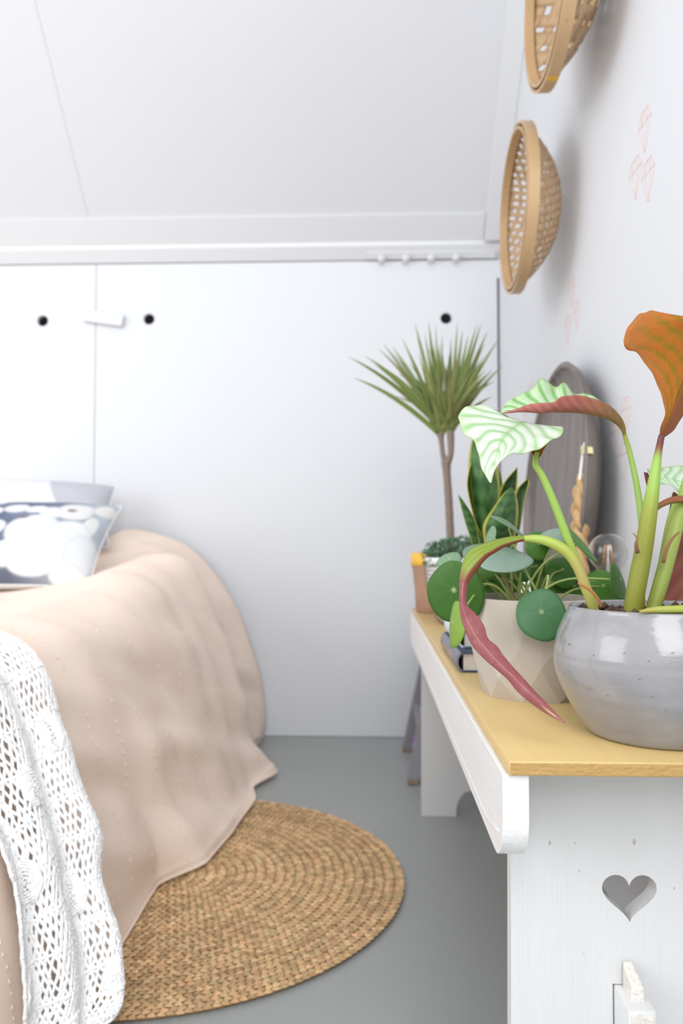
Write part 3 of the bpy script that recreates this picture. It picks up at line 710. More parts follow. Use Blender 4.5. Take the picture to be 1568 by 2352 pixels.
# leaf B : arching leaf, red underside towards us, green inside behind
rowsB = [((1438, 1008, .800), (1435, 1010, .800), (1432, 1008, .800)),
         ((1434, 975, .795), (1424, 984, .797), (1424, 978, .803)),
         ((1418, 948, .787), (1401, 966, .792), (1398, 940, .812)),
         ((1392, 927, .777), (1374, 957, .787), (1366, 912, .825)),
         ((1352, 912, .768), (1348, 951, .782), (1343, 904, .832)),
         ((1318, 908, .760), (1318, 948, .778), (1318, 904, .835)),
         ((1292, 910, .755), (1290, 946, .775), (1296, 880, .834)),
         ((1272, 922, .753), (1263, 945, .773), (1274, 888, .832)),
         ((1244, 926, .753), (1238, 944, .771), (1243, 869, .828)),
         ((1216, 928, .755), (1212, 944, .769), (1222, 892, .818)),
         ((1196, 936, .758), (1190, 944, .768), (1190, 908, .805)),
         ((1176, 942, .762), (1172, 946, .768), (1166, 921, .790)),
         ((1152, 949, .768), (1151, 950, .768), (1150, 948, .770))]
def redB(t, w):
    a = abs(w); ph = t * 15 - a * 2.2; v = .5 + .5 * math.cos(2 * PI * ph)
    c_ = mix((.50, .165, .145), (.33, .085, .065), v * .55); k = max(0, 1 - a / .42); c_ = mix(c_, (.30, .24, .04), k * .9)
    g_ = max(0, 1 - t / .42); return mix(c_, (.27, .25, .04), g_ * .85)
fb = stripes(11, 1.6, base=(.62, .82, .54), st=(.13, .42, .04), soft=.85)
make_leaf(cal, rowsB, redB, fb, n=90, mc=31, wav=.0007, wn=7)
# leaf C : upright leaf seen from below, backlit glow painted in as brighter orange, going out of the frame
rowsC = [((1514, 1006, .735), (1516, 1010, .735), (1520, 1008, .735)),
         ((1516, 982, .733), (1530, 975, .733), (1545, 990, .735)),
         ((1527, 948, .730), (1541, 948, .733), (1562, 964, .737)),
         ((1517, 905, .725), (1557, 905, .733), (1585, 930, .742)),
         ((1498, 860, .720), (1572, 865, .733), (1612, 895, .745)),
         ((1465, 814, .714), (1585, 828, .730), (1645, 850, .745)),
         ((1434, 797, .708), (1597, 790, .726), (1670, 800, .742)),
         ((1436, 764, .706), (1606, 760, .722), (1685, 750, .738)),
         ((1458, 730, .708), (1612, 742, .718), (1680, 715, .735)),
         ((1484, 716, .712), (1618, 732, .716), (1670, 705, .730)),
         ((1508, 716, .716), (1622, 728, .716), (1660, 705, .727)),
         ((1522, 729, .718), (1626, 734, .716), (1656, 715, .724)),
         ((1543, 732, .720), (1632, 745, .716), (1655, 730, .722)),
         ((1553, 752, .722), (1640, 765, .717), (1656, 755, .720)),
         ((1572, 770, .722), (1648, 785, .718), (1656, 780, .719))]
def orange(t, w):
    a = abs(w); ph = t * 10 - a * 2.6 + .08 * math.sin(a * 30); v = (.5 + .5 * math.cos(2 * PI * ph)) ** 2
    c_ = mix((.66, .215, .03), (.30, .22, .015), v * .85); c_ = mix(c_, (.64, .21, .09), max(0, (a - .6) / .4) * .6)
    c_ = mix(c_, (.24, .085, .045), max(0, 1 - t / .16)); c_ = mix(c_, (.27, .10, .055), min(1, max(0, w * 5)) * max(0, 1 - t / .6) ** .5); return mix(c_, (.16, .07, .025), max(0, 1 - a / .07) * .8)
make_leaf(cal, rowsC, lambda t, w: mix((.75, .85, .55), (.45, .5, .15), .5 + .5 * math.sin(t * 60 - abs(w) * 16)), orange, n=110, mc=33, m_='thin', th_=.0003, wav=.0007, wn=13)
# leaf D : rolled leaf that arches left and hangs down in front of the beige pot
rowsD = [((1213, 1232, .735), (1210, 1237, .735), (1208, 1242, .735)),
         ((1198, 1231, .734), (1200, 1238, .732), (1201, 1243, .734)),
         ((1171, 1233, .732), (1177, 1243, .728), (1184, 1247, .731)),
         ((1140, 1239, .730), (1149, 1252, .724), (1157, 1257, .728)),
         ((1114, 1247, .728), (1127, 1264, .720), (1135, 1270, .725)),
         ((1095, 1254, .726), (1112, 1272, .717), (1121, 1279, .722)),
         ((1080, 1263, .724), (1099, 1285, .714), (1108, 1292, .719)),
         ((1067, 1281, .721), (1086, 1299, .711), (1098, 1306, .716)),
         ((1060, 1300, .718), (1076, 1312, .709), (1088, 1319, .713)),
         ((1056, 1322, .715), (1067, 1327, .707), (1079, 1332, .711)),
         ((1055, 1344, .712), (1062, 1347, .705), (1073, 1351, .709)),
         ((1055, 1385, .709), (1061, 1387, .704), (1072, 1388, .707)),
         ((1059, 1420, .706), (1070, 1417, .704), (1092, 1410, .706)),
         ((1071, 1455, .703), (1084, 1448, .702), (1111, 1437, .705)),
         ((1084, 1483, .701), (1101, 1474, .700), (1120, 1466, .704)),
         ((1108, 1510, .699), (1124, 1500, .698), (1142, 1486, .703)),
         ((1138, 1536, .697), (1146, 1524, .696), (1157, 1508, .701)),
         ((1166, 1561, .695), (1170, 1546, .694), (1180, 1535, .699)),
         ((1186, 1586, .693), (1194, 1571, .692), (1206, 1563, .696)),
         ((1213, 1610, .690), (1221, 1596, .689), (1228, 1588, .693)),
         ((1243, 1632, .688), (1249, 1624, .687), (1256, 1616, .689)),
         ((1270, 1648, .685), (1274, 1644, .685), (1278, 1639, .686)),
         ((1296, 1661, .683), (1297, 1661, .683), (1298, 1660, .683))]
def colD(t, w):
    if t < .44:
        c_ = mix((.33, .40, .075), (.23, .33, .05), .5 + .5 * math.sin(w * 16 + t * 25))
        k = min(1, max(0, (w - .02) / .10)); c_ = mix(c_, (.25, .08, .035), k)
        return mix(c_, (.32, .08, .08), max(0, (t - .36) / .08))
    c_ = mix((.30, .075, .085), (.41, .14, .145), .5 + .5 * nz(t * 40, w * 6, 1)); c_ = mix(c_, (.55, .33, .33), max(0, nz(t * 120, w * 40, 4) - .35))
    c_ = mix(c_, (.50, .26, .20), max(0, 1 - abs(w) / .08) * .7)
    if t > .90: c_ = mix(c_, (.62, .58, .22), max(0, 1 - abs(w + .1) / .35) * min(1, (t - .9) / .03) * (1 if t < .965 else .3))
    return c_
make_leaf(cal, rowsD, colD, lambda t, w: mix((.45, .18, .10), (.36, .40, .08), .4), n=120, mc=19, th_=.0006)
# leaf E : pale striped leaf on the right edge, with curled brown leaves below
rowsE = [((1490, 1085, .79), (1492, 1090, .79), (1494, 1100, .79)),
         ((1486, 1076, .79), (1500, 1092, .786), (1505, 1112, .782)),
         ((1508, 1076, .79), (1522, 1096, .783), (1534, 1112, .778)),
         ((1535, 1072, .79), (1548, 1103, .78), (1556, 1128, .772)),
         ((1568, 1070, .79), (1580, 1112, .777), (1585, 1146, .768)),
         ((1610, 1075, .79), (1615, 1125, .777), (1610, 1160, .768)),
         ((1650, 1120, .785), (1650, 1135, .78), (1645, 1150, .775))]
make_leaf(cal, rowsE, brn, stripes(8, 1.2, base=(.70, .84, .68), st=(.22, .45, .15), soft=.75), n=60, mc=21, wav=.0008, wn=4)
make_leaf(cal, [((1478, 1083, .792), (1480, 1085, .792), (1486, 1085, .792)), ((1483, 1108, .792), (1488, 1108, .79), (1496, 1104, .792)), ((1489, 1132, .79), (1494, 1130, .789), (1499, 1122, .79)), ((1488, 1150, .79), (1492, 1146, .789), (1496, 1140, .79))],
          lambda t, w: (.20, .06, .04), lambda t, w: (.20, .06, .04), n=20, mc=7)
rowsF = [((1500, 1168, .735), (1503, 1172, .735), (1505, 1176, .735)),
         ((1515, 1154, .735), (1518, 1160, .733), (1522, 1164, .735)),
         ((1540, 1142, .737), (1543, 1151, .734), (1546, 1156, .737)),
         ((1568, 1139, .74), (1572, 1149, .735), (1575, 1156, .74)), ((1610, 1142, .745), (1612, 1152, .74), (1614, 1158, .745))]
make_leaf(cal, rowsF, lambda t, w: mix((.34, .12, .05), (.26, .24, .06), max(0, w)), lambda t, w: mix((.34, .12, .05), (.30, .27, .06), max(0, w)), n=30, mc=11)
# leaf G : large dark red leaf hanging at the right behind the stalks
rowsG = [((1544, 1132, .83), (1548, 1130, .83), (1552, 1134, .83)),
         ((1538, 1165, .832), (1562, 1160, .836), (1590, 1155, .832)),
         ((1530, 1210, .834), (1575, 1205, .842), (1630, 1195, .834)),
         ((1522, 1262, .835), (1582, 1262, .846), (1655, 1250, .836)),
         ((1518, 1320, .835), (1578, 1325, .846), (1650, 1325, .836)),
         ((1522, 1375, .835), (1566, 1380, .842), (1620, 1385, .834)),
         ((1545, 1415, .832), (1556, 1420, .836), (1570, 1418, .832))]
make_leaf(cal, rowsG, lambda t, w: mix((.25, .075, .05), (.33, .11, .075), .5 + .5 * math.sin(t * 40 - abs(w) * 9)), lambda t, w: (.15, .22, .06), n=50, mc=19)
OL = (.235, .25, .03); LG = (.30, .46, .085); YG = (.37, .41, .075); RS = (.27, .12, .045)
make_stem(cal, [(1366, 1412, .735, 12), (1352, 1365, .735, 11), (1335, 1318, .733, 10), (1308, 1250, .731, 10), (1272, 1155, .731, 9), (1246, 1095, .733, 8), (1229, 1066, .735, 7), (1234, 1040, .74, 6)], [YG, YG, LG, LG, LG], 'petiole', 40)
make_stem(cal, [(1364, 1408, .728, 9), (1345, 1350, .726, 12), (1326, 1302, .725, 12), (1302, 1268, .727, 13), (1265, 1246, .730, 12), (1232, 1238, .733, 10), (1203, 1237, .735, 7)], [YG, (.42, .36, .11), YG, (.38, .48, .10), (.38, .48, .10)], 'petiole', 36)
make_stem(cal, [(1448, 1425, .730, 20), (1462, 1345, .728, 21), (1478, 1260, .728, 20), (1490, 1180, .729, 18), (1500, 1115, .731, 14), (1508, 1060, .733, 10), (1513, 1030, .735, 8), (1519, 1000, .735, 7)], [OL, OL, OL, (.28, .31, .04), LG, LG, (.20, .08, .04), (.12, .04, .03)], 'petiole', 50, 12)
make_stem(cal, [(1471, 1420, .745, 9), (1473, 1345, .745, 9), (1480, 1270, .748, 9), (1484, 1220, .75, 7)], [(.38, .22, .08), (.40, .26, .07), OL, OL], 'petiole', 20)
make_stem(cal, [(1486, 1290, .765, 8), (1474, 1200, .775, 8), (1463, 1120, .785, 7), (1446, 1040, .795, 6), (1434, 1000, .80, 5)], [OL, LG, LG, LG, (.34, .34, .06)], 'petiole', 30)
make_stem(cal, [(1494, 1415, .735, 16), (1514, 1350, .738, 17), (1536, 1270, .742, 17), (1560, 1180, .748, 15), (1580, 1100, .755, 12)], [OL, (.29, .36, .07), (.31, .38, .08), LG], 'petiole', 36, 12)
make_stem(cal, [(1500, 1400, .755, 11), (1518, 1330, .758, 12), (1530, 1260, .762, 12), (1542, 1200, .768, 12), (1554, 1150, .775, 8)], [RS, OL, (.30, .35, .08), LG], 'petiole', 30)
make_stem(cal, [(1468, 1405, .672, 3), (1500, 1401, .672, 7), (1540, 1400, .672, 9), (1600, 1400, .675, 10), (1660, 1402, .69, 6)], [(.36, .28, .07), YG, YG], 'fallen_stalk', 24)
make_stem(cal, [(1380, 1395, .712, 3), (1374, 1378, .71, 3.5), (1358, 1358, .708, 3.5), (1328, 1339, .706, 3)], [(.36, .15, .04), (.44, .20, .06)], 'dry_stalk', 16, 6)
make_stem(cal, [(1464, 1270, .715, 5), (1460, 1250, .714, 4), (1462, 1235, .713, 2), (1452, 1224, .712, 1)], [(.16, .06, .04), (.36, .2, .1)], 'dry_sheath', 14, 6)
make_stem(cal, [(1523, 1292, .725, 4), (1530, 1262, .722, 4), (1545, 1235, .72, 3), (1560, 1222, .718, 2)], [(.30, .13, .05), (.26, .12, .06)], 'dry_sheath', 14, 6)

# ---- beige faceted pot with round-leaved pilea
pp = P(1225, 1587, .935); pp = np.array([pp[0], .935, BT])
pil = thing('potted_pilea', pp, 'round-leaved money plant in a matt beige faceted pot', 'plant')
bm = bmesh.new(); R0, Hh = .0722, .1125
for k in range(32): a = 2 * PI * k / 32; bm.verts.new((R0 * math.cos(a), R0 * math.sin(a), Hh))
for k in range(9):
    a = 2 * PI * (k + .15) / 9; r = .0735; bm.verts.new((r * math.cos(a), r * math.sin(a), Hh * (.66 if k % 2 else .52)))
    a = 2 * PI * (k + .62) / 9; r = .0695; bm.verts.new((r * math.cos(a), r * math.sin(a), Hh * (.22 if k % 2 else .34)))
    a = 2 * PI * (k + .15) / 9; r = .0595; bm.verts.new((r * math.cos(a), r * math.sin(a), 0))
bmesh.ops.convex_hull(bm, input=bm.verts[:])
top = [f for f in bm.faces if all(v.co.z > Hh - 1e-5 for v in f.verts)]; bmesh.ops.delete(bm, geom=top, context='FACES')
bmesh.ops.dissolve_limit(bm, angle_limit=.06, verts=bm.verts[:], edges=bm.edges[:])
for v in bm.verts: v.co += Vector(pp)
m = MB().bm(bm); m.lathe([(R0, Hh), (R0 - .0012, Hh + .0006), (R0 - .0035, Hh), (R0 - .0045, Hh - .03)], 32, pp)
m.f = [f for f in m.f if len(f) < 30]; m.m = [0] * len(m.f)
m.build('pot', M['beige'], pil, smooth=False)
MB().lathe([(.067, Hh - .028), (.04, Hh - .024), (.0, Hh - .022)], 32, pp).build('soil', M['soil'], pil)
DG = (.055, .16, .02); MG = (.095, .24, .035); BG = (.23, .36, .22); PG = (.30, .42, .34)
def disc(parent, px, py, d, r, nvec, col, dotcol=(.55, .65, .35), asp=1.0, cup=.10, rot=0.0, seed=0, colb=None):
    c = P(px, py, d); n = np.array(nvec, float); n /= np.linalg.norm(n); up = np.array([0, 0, 1.0]); u = up - n * (up @ n)
    if np.linalg.norm(u) < .05: u = np.array([0, 1.0, 0]) - n * n[1]
    u /= np.linalg.norm(u); w = np.cross(u, n); u, w = u * math.cos(rot) + w * math.sin(rot), w * math.cos(rot) - u * math.sin(rot)
    nr_, na_ = 8, 36; A = np.zeros((na_ + 1, nr_ + 1, 3)); ca = np.zeros((na_ + 1, nr_ + 1, 3))
    for i in range(na_ + 1):
        a = 2 * PI * i / na_
        for j in range(nr_ + 1):
            q = max(j / nr_, .02); rr = r * q * (1 + .02 * math.sin(3 * a + seed) + .015 * math.sin(5 * a + seed * 2))
            h = -cup * r * q * q + .05 * r * math.sin(2 * a + seed) * q * q
            A[i, j] = c + u * (rr * asp * math.cos(a) - .12 * r * q * q) + w * rr * math.sin(a) + n * h
            ca[i, j] = mix(col, dotcol, max(0, 1 - q / .09)) if q < .09 else mix(col, [x * 1.12 + .01 for x in col], .5 + .5 * math.cos(7 * a) * (1 - q))
    cb = np.clip(np.array([[colb or mix(col, (.24, .38, .12), .6)] * (nr_ + 1)] * (na_ + 1)), 0, 1)
    # thickness along +n
    m = MB(); th_ = .0007; m.grid(A + n * th_ / 2, ca); m.grid(A - n * th_ / 2, cb, 0, True)
    o = len(m.v) // 2
    for i in range(na_): m.f.append([i * (nr_ + 1) + nr_, (i + 1) * (nr_ + 1) + nr_, o + (i + 1) * (nr_ + 1) + nr_, o + i * (nr_ + 1) + nr_]); m.m.append(0)
    lo = m.build('leaf', M['leaf'], parent); return c
pl = [ # px, py, depth, radius m, normal, colour, aspect
 (1243, 1405, .845, .0265, (-.05, -1, .22), (.07, .20, .075), 1.06),
 (1042, 1355, .90, .0345, (-.35, -.80, -.12), DG, 1.05),
 (1040, 1428, .845, .0255, (-.96, -.20, .12), (.24, .40, .05), 1.0),
 (1155, 1270, .90, .0330, (.05, -.50, .90), PG, .9),
 (1118, 1262, .96, .0300, (-.1, -.45, .9), (.20, .32, .20), 1.0),
 (1166, 1198, .92, .0270, (.55, -.18, .85), BG, .9),
 (1031, 1283, .93, .0150, (-.35, -.60, .72), BG, 1.0),
 (1280, 1226, .98, .0225, (-.05, -.45, .9), PG, 1.0),
 (1337, 1243, .96, .0260, (.62, -.25, .55), MG, 1.1),
 (1236, 1250, .99, .0160, (.1, -1, .1), MG, 1.15),
 (1203, 1312, .97, .0100, (-.1, -1, .1), DG, 1.2),
 (1232, 1300, 1.0, .0120, (.1, -1, .1), DG, 1.3),
 (1292, 1308, 1.01, .0220, (.1, -.9, .35), DG, .95),
 (1152, 1335, 1.01, .0250, (-.1, -1, .05), MG, .9),
 (1385, 1345, .96, .0270, (.15, -.9, .25), MG, .85),
 (1424, 1330, .93, .0230, (.75, -.55, .2), DG, 1.0),
 (1262, 1340, 1.02, .0250, (0, -1, .1), MG, .9),
 (1318, 1345, 1.02, .0250, (.1, -1, .1), DG, .9),
 (1112, 1298, 1.0, .0240, (-.2, -.5, .8), MG, .9),
 (1083, 1330, 1.0, .0120, (-.95, -.2, .2), DG, 1.5),
 (1126, 1228, 1.04, .0090, (-.8, -.5, .3), BG, 1.5),
]
rnd = random.Random(12)
for i, (px, py, d, r, nv, c_, asp) in enumerate(pl):
    c = disc(pil, px, py, d, r, nv, c_, asp=asp, seed=i, cup=.16 if i not in (0,) else .08)
    base = pp + (rnd.uniform(-.022, .022), rnd.uniform(-.02, .02), Hh - .024)
    n = np.array(nv, float); n /= np.linalg.norm(n); e = c - n * .0012
    mid = base * .45 + e * .55 + np.array([0, 0, .02]) - n * .015
    if px < 1060 and py > 1340: mid = np.array([pp[0] - .052, base[1] - .02, pp[2] + Hh + .016])
    if i == 0: mid = np.array([base[0] + .005, pp[1] - .062, pp[2] + Hh + .028])
    if i == 14: mid = base * .5 + e * .5 + np.array([0, 0, .012])
    c3 = cat([base, mid, e], 18); dark = rnd.random()
    cc = [mix((.24, .26, .06), (.36, .48, .14), dark)] * 18
    MB().tube(c3, np.linspace(.0017, .0011, 18), 7, cols=cc).build('petiole', M['stem'], pil)
c3 = cat([pp + (-.01, -.01, Hh - .02), P(1168, 1345, .93), P(1160, 1300, .935)], 12); MB().tube(c3, .0008, 6, cols=[(.25, .13, .06)] * 12).build('dry_stalk', M['stem'], pil)

# ---- two books under the snake plant
def book(name, label, x0, x1, y0, y1_, z0, h, cover, spine):
    t = thing(name, ((x0 + x1) / 2, (y0 + y1_) / 2, z0), label, 'book', 'books stacked under the snake plant')
    bt = .0026
    MB().box((x0 + .006, y0, z0), (x1, y1_, z0 + bt), .0007).build('cover_board', cover, t, smooth=False)
    MB().box((x0 + .006, y0, z0 + h - bt), (x1, y1_, z0 + h), .0007).build('cover_board', cover, t, smooth=False)
    MB().box((x0 + .010, y0 + .004, z0 + bt + .0001), (x1 - .004, y1_ - .004, z0 + h - bt - .0001)).build('page_block', M['page'], t, smooth=False)
    m = MB(); loop = []                                 # rounded spine with thickness
    for k in range(13): a = PI / 2 + PI * k / 12; loop.append((x0 + .009 + .009 * math.cos(a), z0 + h / 2 + h / 2 * math.sin(a)))
    for k in range(12, -1, -1): a = PI / 2 + PI * k / 12; loop.append((x0 + .010 + .0072 * math.cos(a), z0 + h / 2 + (h / 2 - bt) * math.sin(a)))
    m.plate(loop, [], lambda u, v, w: (u, y0 + w, v), y1_ - y0).build('spine', spine, t, angle=40)
    for k in range(5):
        yy = y0 + (y1_ - y0) * (.25 + .12 * k); m = MB().box((x0 - .0002, yy, z0 + h * .35), (x0 + .0008, yy + .012, z0 + h * .62))
        if cover is M['navy']: m.build('spine_ornament', M['straw'], t, smooth=False)
    return t
s0 = PZ(1046, 1537, BT)
book('book', 'lower book of the stack, dark blue cloth with a grey worn spine', s0[0] - .002, s0[0] + .15, 1.075, 1.315, BT, .0275, M['navy'], M['spine'])
book('book', 'upper book of the stack, pale cover with blue board edges', s0[0] + .004, s0[0] + .14, 1.11, 1.31, BT + .0277, .0255, M['tealedge'], M['teal'])
ZB = BT + .0277 + .0257
# ---- snake plant in a white pot on the books
sp_ = np.array([.195, 1.235, ZB])
sn = thing('potted_snake_plant', sp_, 'snake plant with yellow-edged dark green leaves in a white pot on the books', 'plant')
o = MB().box(sp_ + (-.066, -.055, .0002), sp_ + (.066, .062, .066), .006).build('pot', M['white_pot'], sn, angle=40)
MB().box(sp_ + (-.060, -.049, .0655), sp_ + (.060, .056, .0672)).build('soil', M['soil'], sn, smooth=False)
def sns(rows, dark=0.0, nm='leaf'):
    r0 = rows[0]; mx = r0[1][0] * .55 + 1132 * .45       # the blade runs down into the soil of its pot
    rows = [tuple((mx + (q[0] - r0[1][0]) * .55, 1332, q[2] * .6 + 1.235 * .4) for q in r0)] + list(rows)
    def cA(t, w):
        e = abs(w)
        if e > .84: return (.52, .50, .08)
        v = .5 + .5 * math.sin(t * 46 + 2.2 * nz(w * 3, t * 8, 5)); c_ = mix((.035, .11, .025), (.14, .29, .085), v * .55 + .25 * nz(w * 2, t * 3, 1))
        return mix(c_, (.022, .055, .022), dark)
    make_leaf(sn, rows, cA, cA, n=36, mc=21, th_=.0012, name=nm)
sns([((1098, 1245, 1.23), (1115, 1245, 1.225), (1130, 1245, 1.235)), ((1086, 1170, 1.23), (1115, 1175, 1.215), (1145, 1172, 1.235)), ((1078, 1110, 1.23), (1112, 1115, 1.21), (1147, 1110, 1.235)), ((1076, 1060, 1.23), (1105, 1062, 1.215), (1138, 1062, 1.235)), ((1084, 1010, 1.235), (1100, 1008, 1.225), (1118, 1010, 1.235)), ((1098, 965, 1.24), (1099, 963, 1.24), (1101, 964, 1.24))])
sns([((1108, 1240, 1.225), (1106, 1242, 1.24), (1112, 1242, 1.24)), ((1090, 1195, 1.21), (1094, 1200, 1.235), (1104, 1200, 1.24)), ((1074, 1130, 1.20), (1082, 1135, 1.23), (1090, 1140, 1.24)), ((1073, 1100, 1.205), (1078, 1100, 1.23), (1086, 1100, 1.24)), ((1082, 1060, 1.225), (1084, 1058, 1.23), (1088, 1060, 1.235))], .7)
sns([((1084, 1250, 1.22), (1092, 1250, 1.22), (1102, 1250, 1.22)), ((1070, 1205, 1.215), (1080, 1205, 1.21), (1094, 1208, 1.215)), ((1060, 1170, 1.21), (1068, 1172, 1.21), (1080, 1176, 1.215)), ((1052, 1138, 1.21), (1053, 1137, 1.21), (1054, 1138, 1.21))], 0)
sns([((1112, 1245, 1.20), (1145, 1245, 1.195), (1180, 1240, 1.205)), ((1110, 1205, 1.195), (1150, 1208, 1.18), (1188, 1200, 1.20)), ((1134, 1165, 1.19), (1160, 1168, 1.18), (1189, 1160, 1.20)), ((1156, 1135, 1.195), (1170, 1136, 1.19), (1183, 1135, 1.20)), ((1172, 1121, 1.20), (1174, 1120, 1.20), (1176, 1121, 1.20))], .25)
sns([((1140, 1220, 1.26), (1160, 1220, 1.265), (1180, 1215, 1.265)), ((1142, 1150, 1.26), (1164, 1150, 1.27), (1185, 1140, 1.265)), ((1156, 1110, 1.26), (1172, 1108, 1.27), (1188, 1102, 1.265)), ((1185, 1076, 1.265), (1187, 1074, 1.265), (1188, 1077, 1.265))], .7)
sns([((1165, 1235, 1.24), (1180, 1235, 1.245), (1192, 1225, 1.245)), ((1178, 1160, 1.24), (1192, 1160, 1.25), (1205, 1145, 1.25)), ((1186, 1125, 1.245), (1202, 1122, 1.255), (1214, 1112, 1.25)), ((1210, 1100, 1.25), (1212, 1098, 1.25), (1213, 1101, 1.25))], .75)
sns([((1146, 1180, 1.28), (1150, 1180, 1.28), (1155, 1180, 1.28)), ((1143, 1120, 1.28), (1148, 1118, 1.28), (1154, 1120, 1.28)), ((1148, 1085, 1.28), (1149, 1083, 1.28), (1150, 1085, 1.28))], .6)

# ---- gridded white pot with small-leaved trailing plant
gp_ = P(1068, 1430, 1.70); gp_ = np.array([gp_[0], 1.70, BT])
gr = thing('potted_trailing_plant', gp_, 'small-leaved grey-green creeping plant in a white pot with a fine brown grid', 'plant')
prf = [tuple(q) for q in cat([(.045, 0), (.055, .004), (.068, .025), (.078, .060), (.0845, .100), (.0865, .135), (.0868, .142)], 20)]
MB().lathe(prf + [(.0835, .143), (.082, .12)], 56, gp_).build('pot', M['white_pot'], gr)
gm = MB()
for k in range(72):
    a = 2 * PI * k / 72; gm.tube([(gp_[0] + (r + .0003) * math.cos(a), gp_[1] + (r + .0003) * math.sin(a), BT + z) for r, z in prf[2:-3]], .0008, 4)
for z in np.arange(.012, .122, .0086):
    r = np.interp(z, [q[1] for q in prf], [q[0] for q in prf]) + .0003
    gm.tube([(gp_[0] + r * math.cos(a), gp_[1] + r * math.sin(a), BT + z) for a in np.linspace(0, 2 * PI, 57)[:-1]], .0008, 4, closed=True)
o = gm.build('grid_lines', M['grout'], gr); o['kind'] = 'stuff'
MB().lathe([(.082, .125), (.05, .134), (0, .136)], 32, gp_).build('soil', M['soil'], gr)
fm = MB(); rnd = random.Random(8); oct_f = [[0, 1, 2], [0, 2, 3], [0, 3, 4], [0, 4, 1], [5, 2, 1], [5, 3, 2], [5, 4, 3], [5, 1, 4]]
for k in range(1900):
    a = rnd.uniform(0, 2 * PI); r = .093 * math.sqrt(rnd.random()); hz_ = .142 + rnd.random() ** 1.3 * .045 * (1.05 - (r / .1) ** 2 * .6)
    if r > .085: hz_ = .142 + rnd.uniform(-.018, .02)
    c = np.array([gp_[0] + r * math.cos(a), gp_[1] + r * math.sin(a), BT + hz_])
    n = np.array([rnd.gauss(0, .6), rnd.gauss(-.1, .6), 1]); n /= np.linalg.norm(n); u = np.cross(n, [rnd.gauss(0, 1), rnd.gauss(0, 1), 0.2]); u /= np.linalg.norm(u); w = np.cross(n, u); e = rnd.uniform(.0034, .0060)
    f_ = rnd.uniform(.6, 1.25); c_ = (.15 * f_, .29 * f_, .16 * f_)
    fm.add([c + n * e * .25, c + u * e, c + w * e * .75, c - u * e, c - w * e * .75, c - n * e * .2], oct_f, 0, [c_] * 6)
o = fm.build('foliage', M['leaf'], gr); o['kind'] = 'stuff'
tw = MB()
for k in range(40):
    a = rnd.uniform(0, 2 * PI); r = rnd.uniform(.02, .088); p0 = np.array([gp_[0] + r * .6 * math.cos(a), gp_[1] + r * .6 * math.sin(a), BT + .132]); p1 = np.array([gp_[0] + r * math.cos(a), gp_[1] + r * math.sin(a), BT + .142 + rnd.uniform(0, .04)])
    tw.tube([p0, (p0 + p1) / 2 + (0, 0, .004), p1], .0007, 4)
tw.build('twigs', M['bark'], gr)['kind'] = 'stuff'

# ---- dracaena in a brown pot with a yellow rim
dp = P(1026, 1398, 1.985); dp = np.array([dp[0], 1.985, BT])
dr = thing('potted_dracaena', dp, 'slender dragon tree with spiky leaves in a brown pot with a yellow rim', 'plant')
MB().lathe([(.074, 0), (.078, .004), (.080, .05), (.0855, .105), (.089, .116)], 48, dp).build('pot', M['cork'], dr)
MB().lathe([(.0892, .1162), (.0905, .120), (.0905, .146), (.0885, .1475), (.086, .1465), (.085, .125)], 48, dp).build('yellow_rim', M['yellow'], dr); 
MB().lathe([(.0845, .118), (.04, .126), (0, .128)], 32, dp).build('soil', M['soil'], dr)
def trunk(pts):
    c3 = cat([P(a[0], a[1], a[2]) for a in pts], 30); rr = cat([[a[3] * a[2] / FOC] for a in pts], 30)[:, 0]; rr = rr * (1 + .05 * np.sin(np.arange(30) * 2.3))
    MB().tube(c3, rr, 10).build('trunk', M['bark'], dr)
D0 = 1.985
trunk([(1036, 1290, D0, 9), (1034, 1230, D0, 9), (1030, 1150, D0, 9), (1026, 1090, D0, 9), (1024, 1062, D0, 11)])
trunk([(1023, 1066, D0, 8), (1017, 1045, D0, 6), (1014, 1020, D0, 6), (1011, 995, D0, 8)])
trunk([(1026, 1066, D0, 9), (1034, 1045, D0 - .01, 7), (1035, 1020, D0 - .01, 8), (1034, 990, D0 - .01, 9)])
rnd = random.Random(31)
def blade(base, tip, sag, w, col, edge, upn):
    n = 12; pts = []; base = np.array(base); tip = np.array(tip); ctrl = base * .5 + tip * .5 + np.array([0, 0, sag])
    rows = []; cs = []
    d = tip - base; side = np.cross(d, upn); side /= np.linalg.norm(side)
    for i in range(n):
        t = i / (n - 1); q = base * (1 - t) ** 2 + ctrl * 2 * t * (1 - t) + tip * t * t; ww = w * (.75 + .9 * t - 1.9 * t * t + .27 * t ** 3) / .9
        ww = max(ww, .00025); rows.append([q - side * ww, q + upn * (-ww * .25), q + side * ww]); k = t
        cs.append([mix(edge, (.30, .36, .10), max(0, .25 - t) * 3), mix(col, (.36, .44, .14), max(0, .2 - t) * 4), mix(edge, (.30, .36, .10), max(0, .25 - t) * 3)])
    MB().shell(np.array(rows), .0005, np.array(cs), np.array(cs)).build('leaf', M['leaf'], dr)
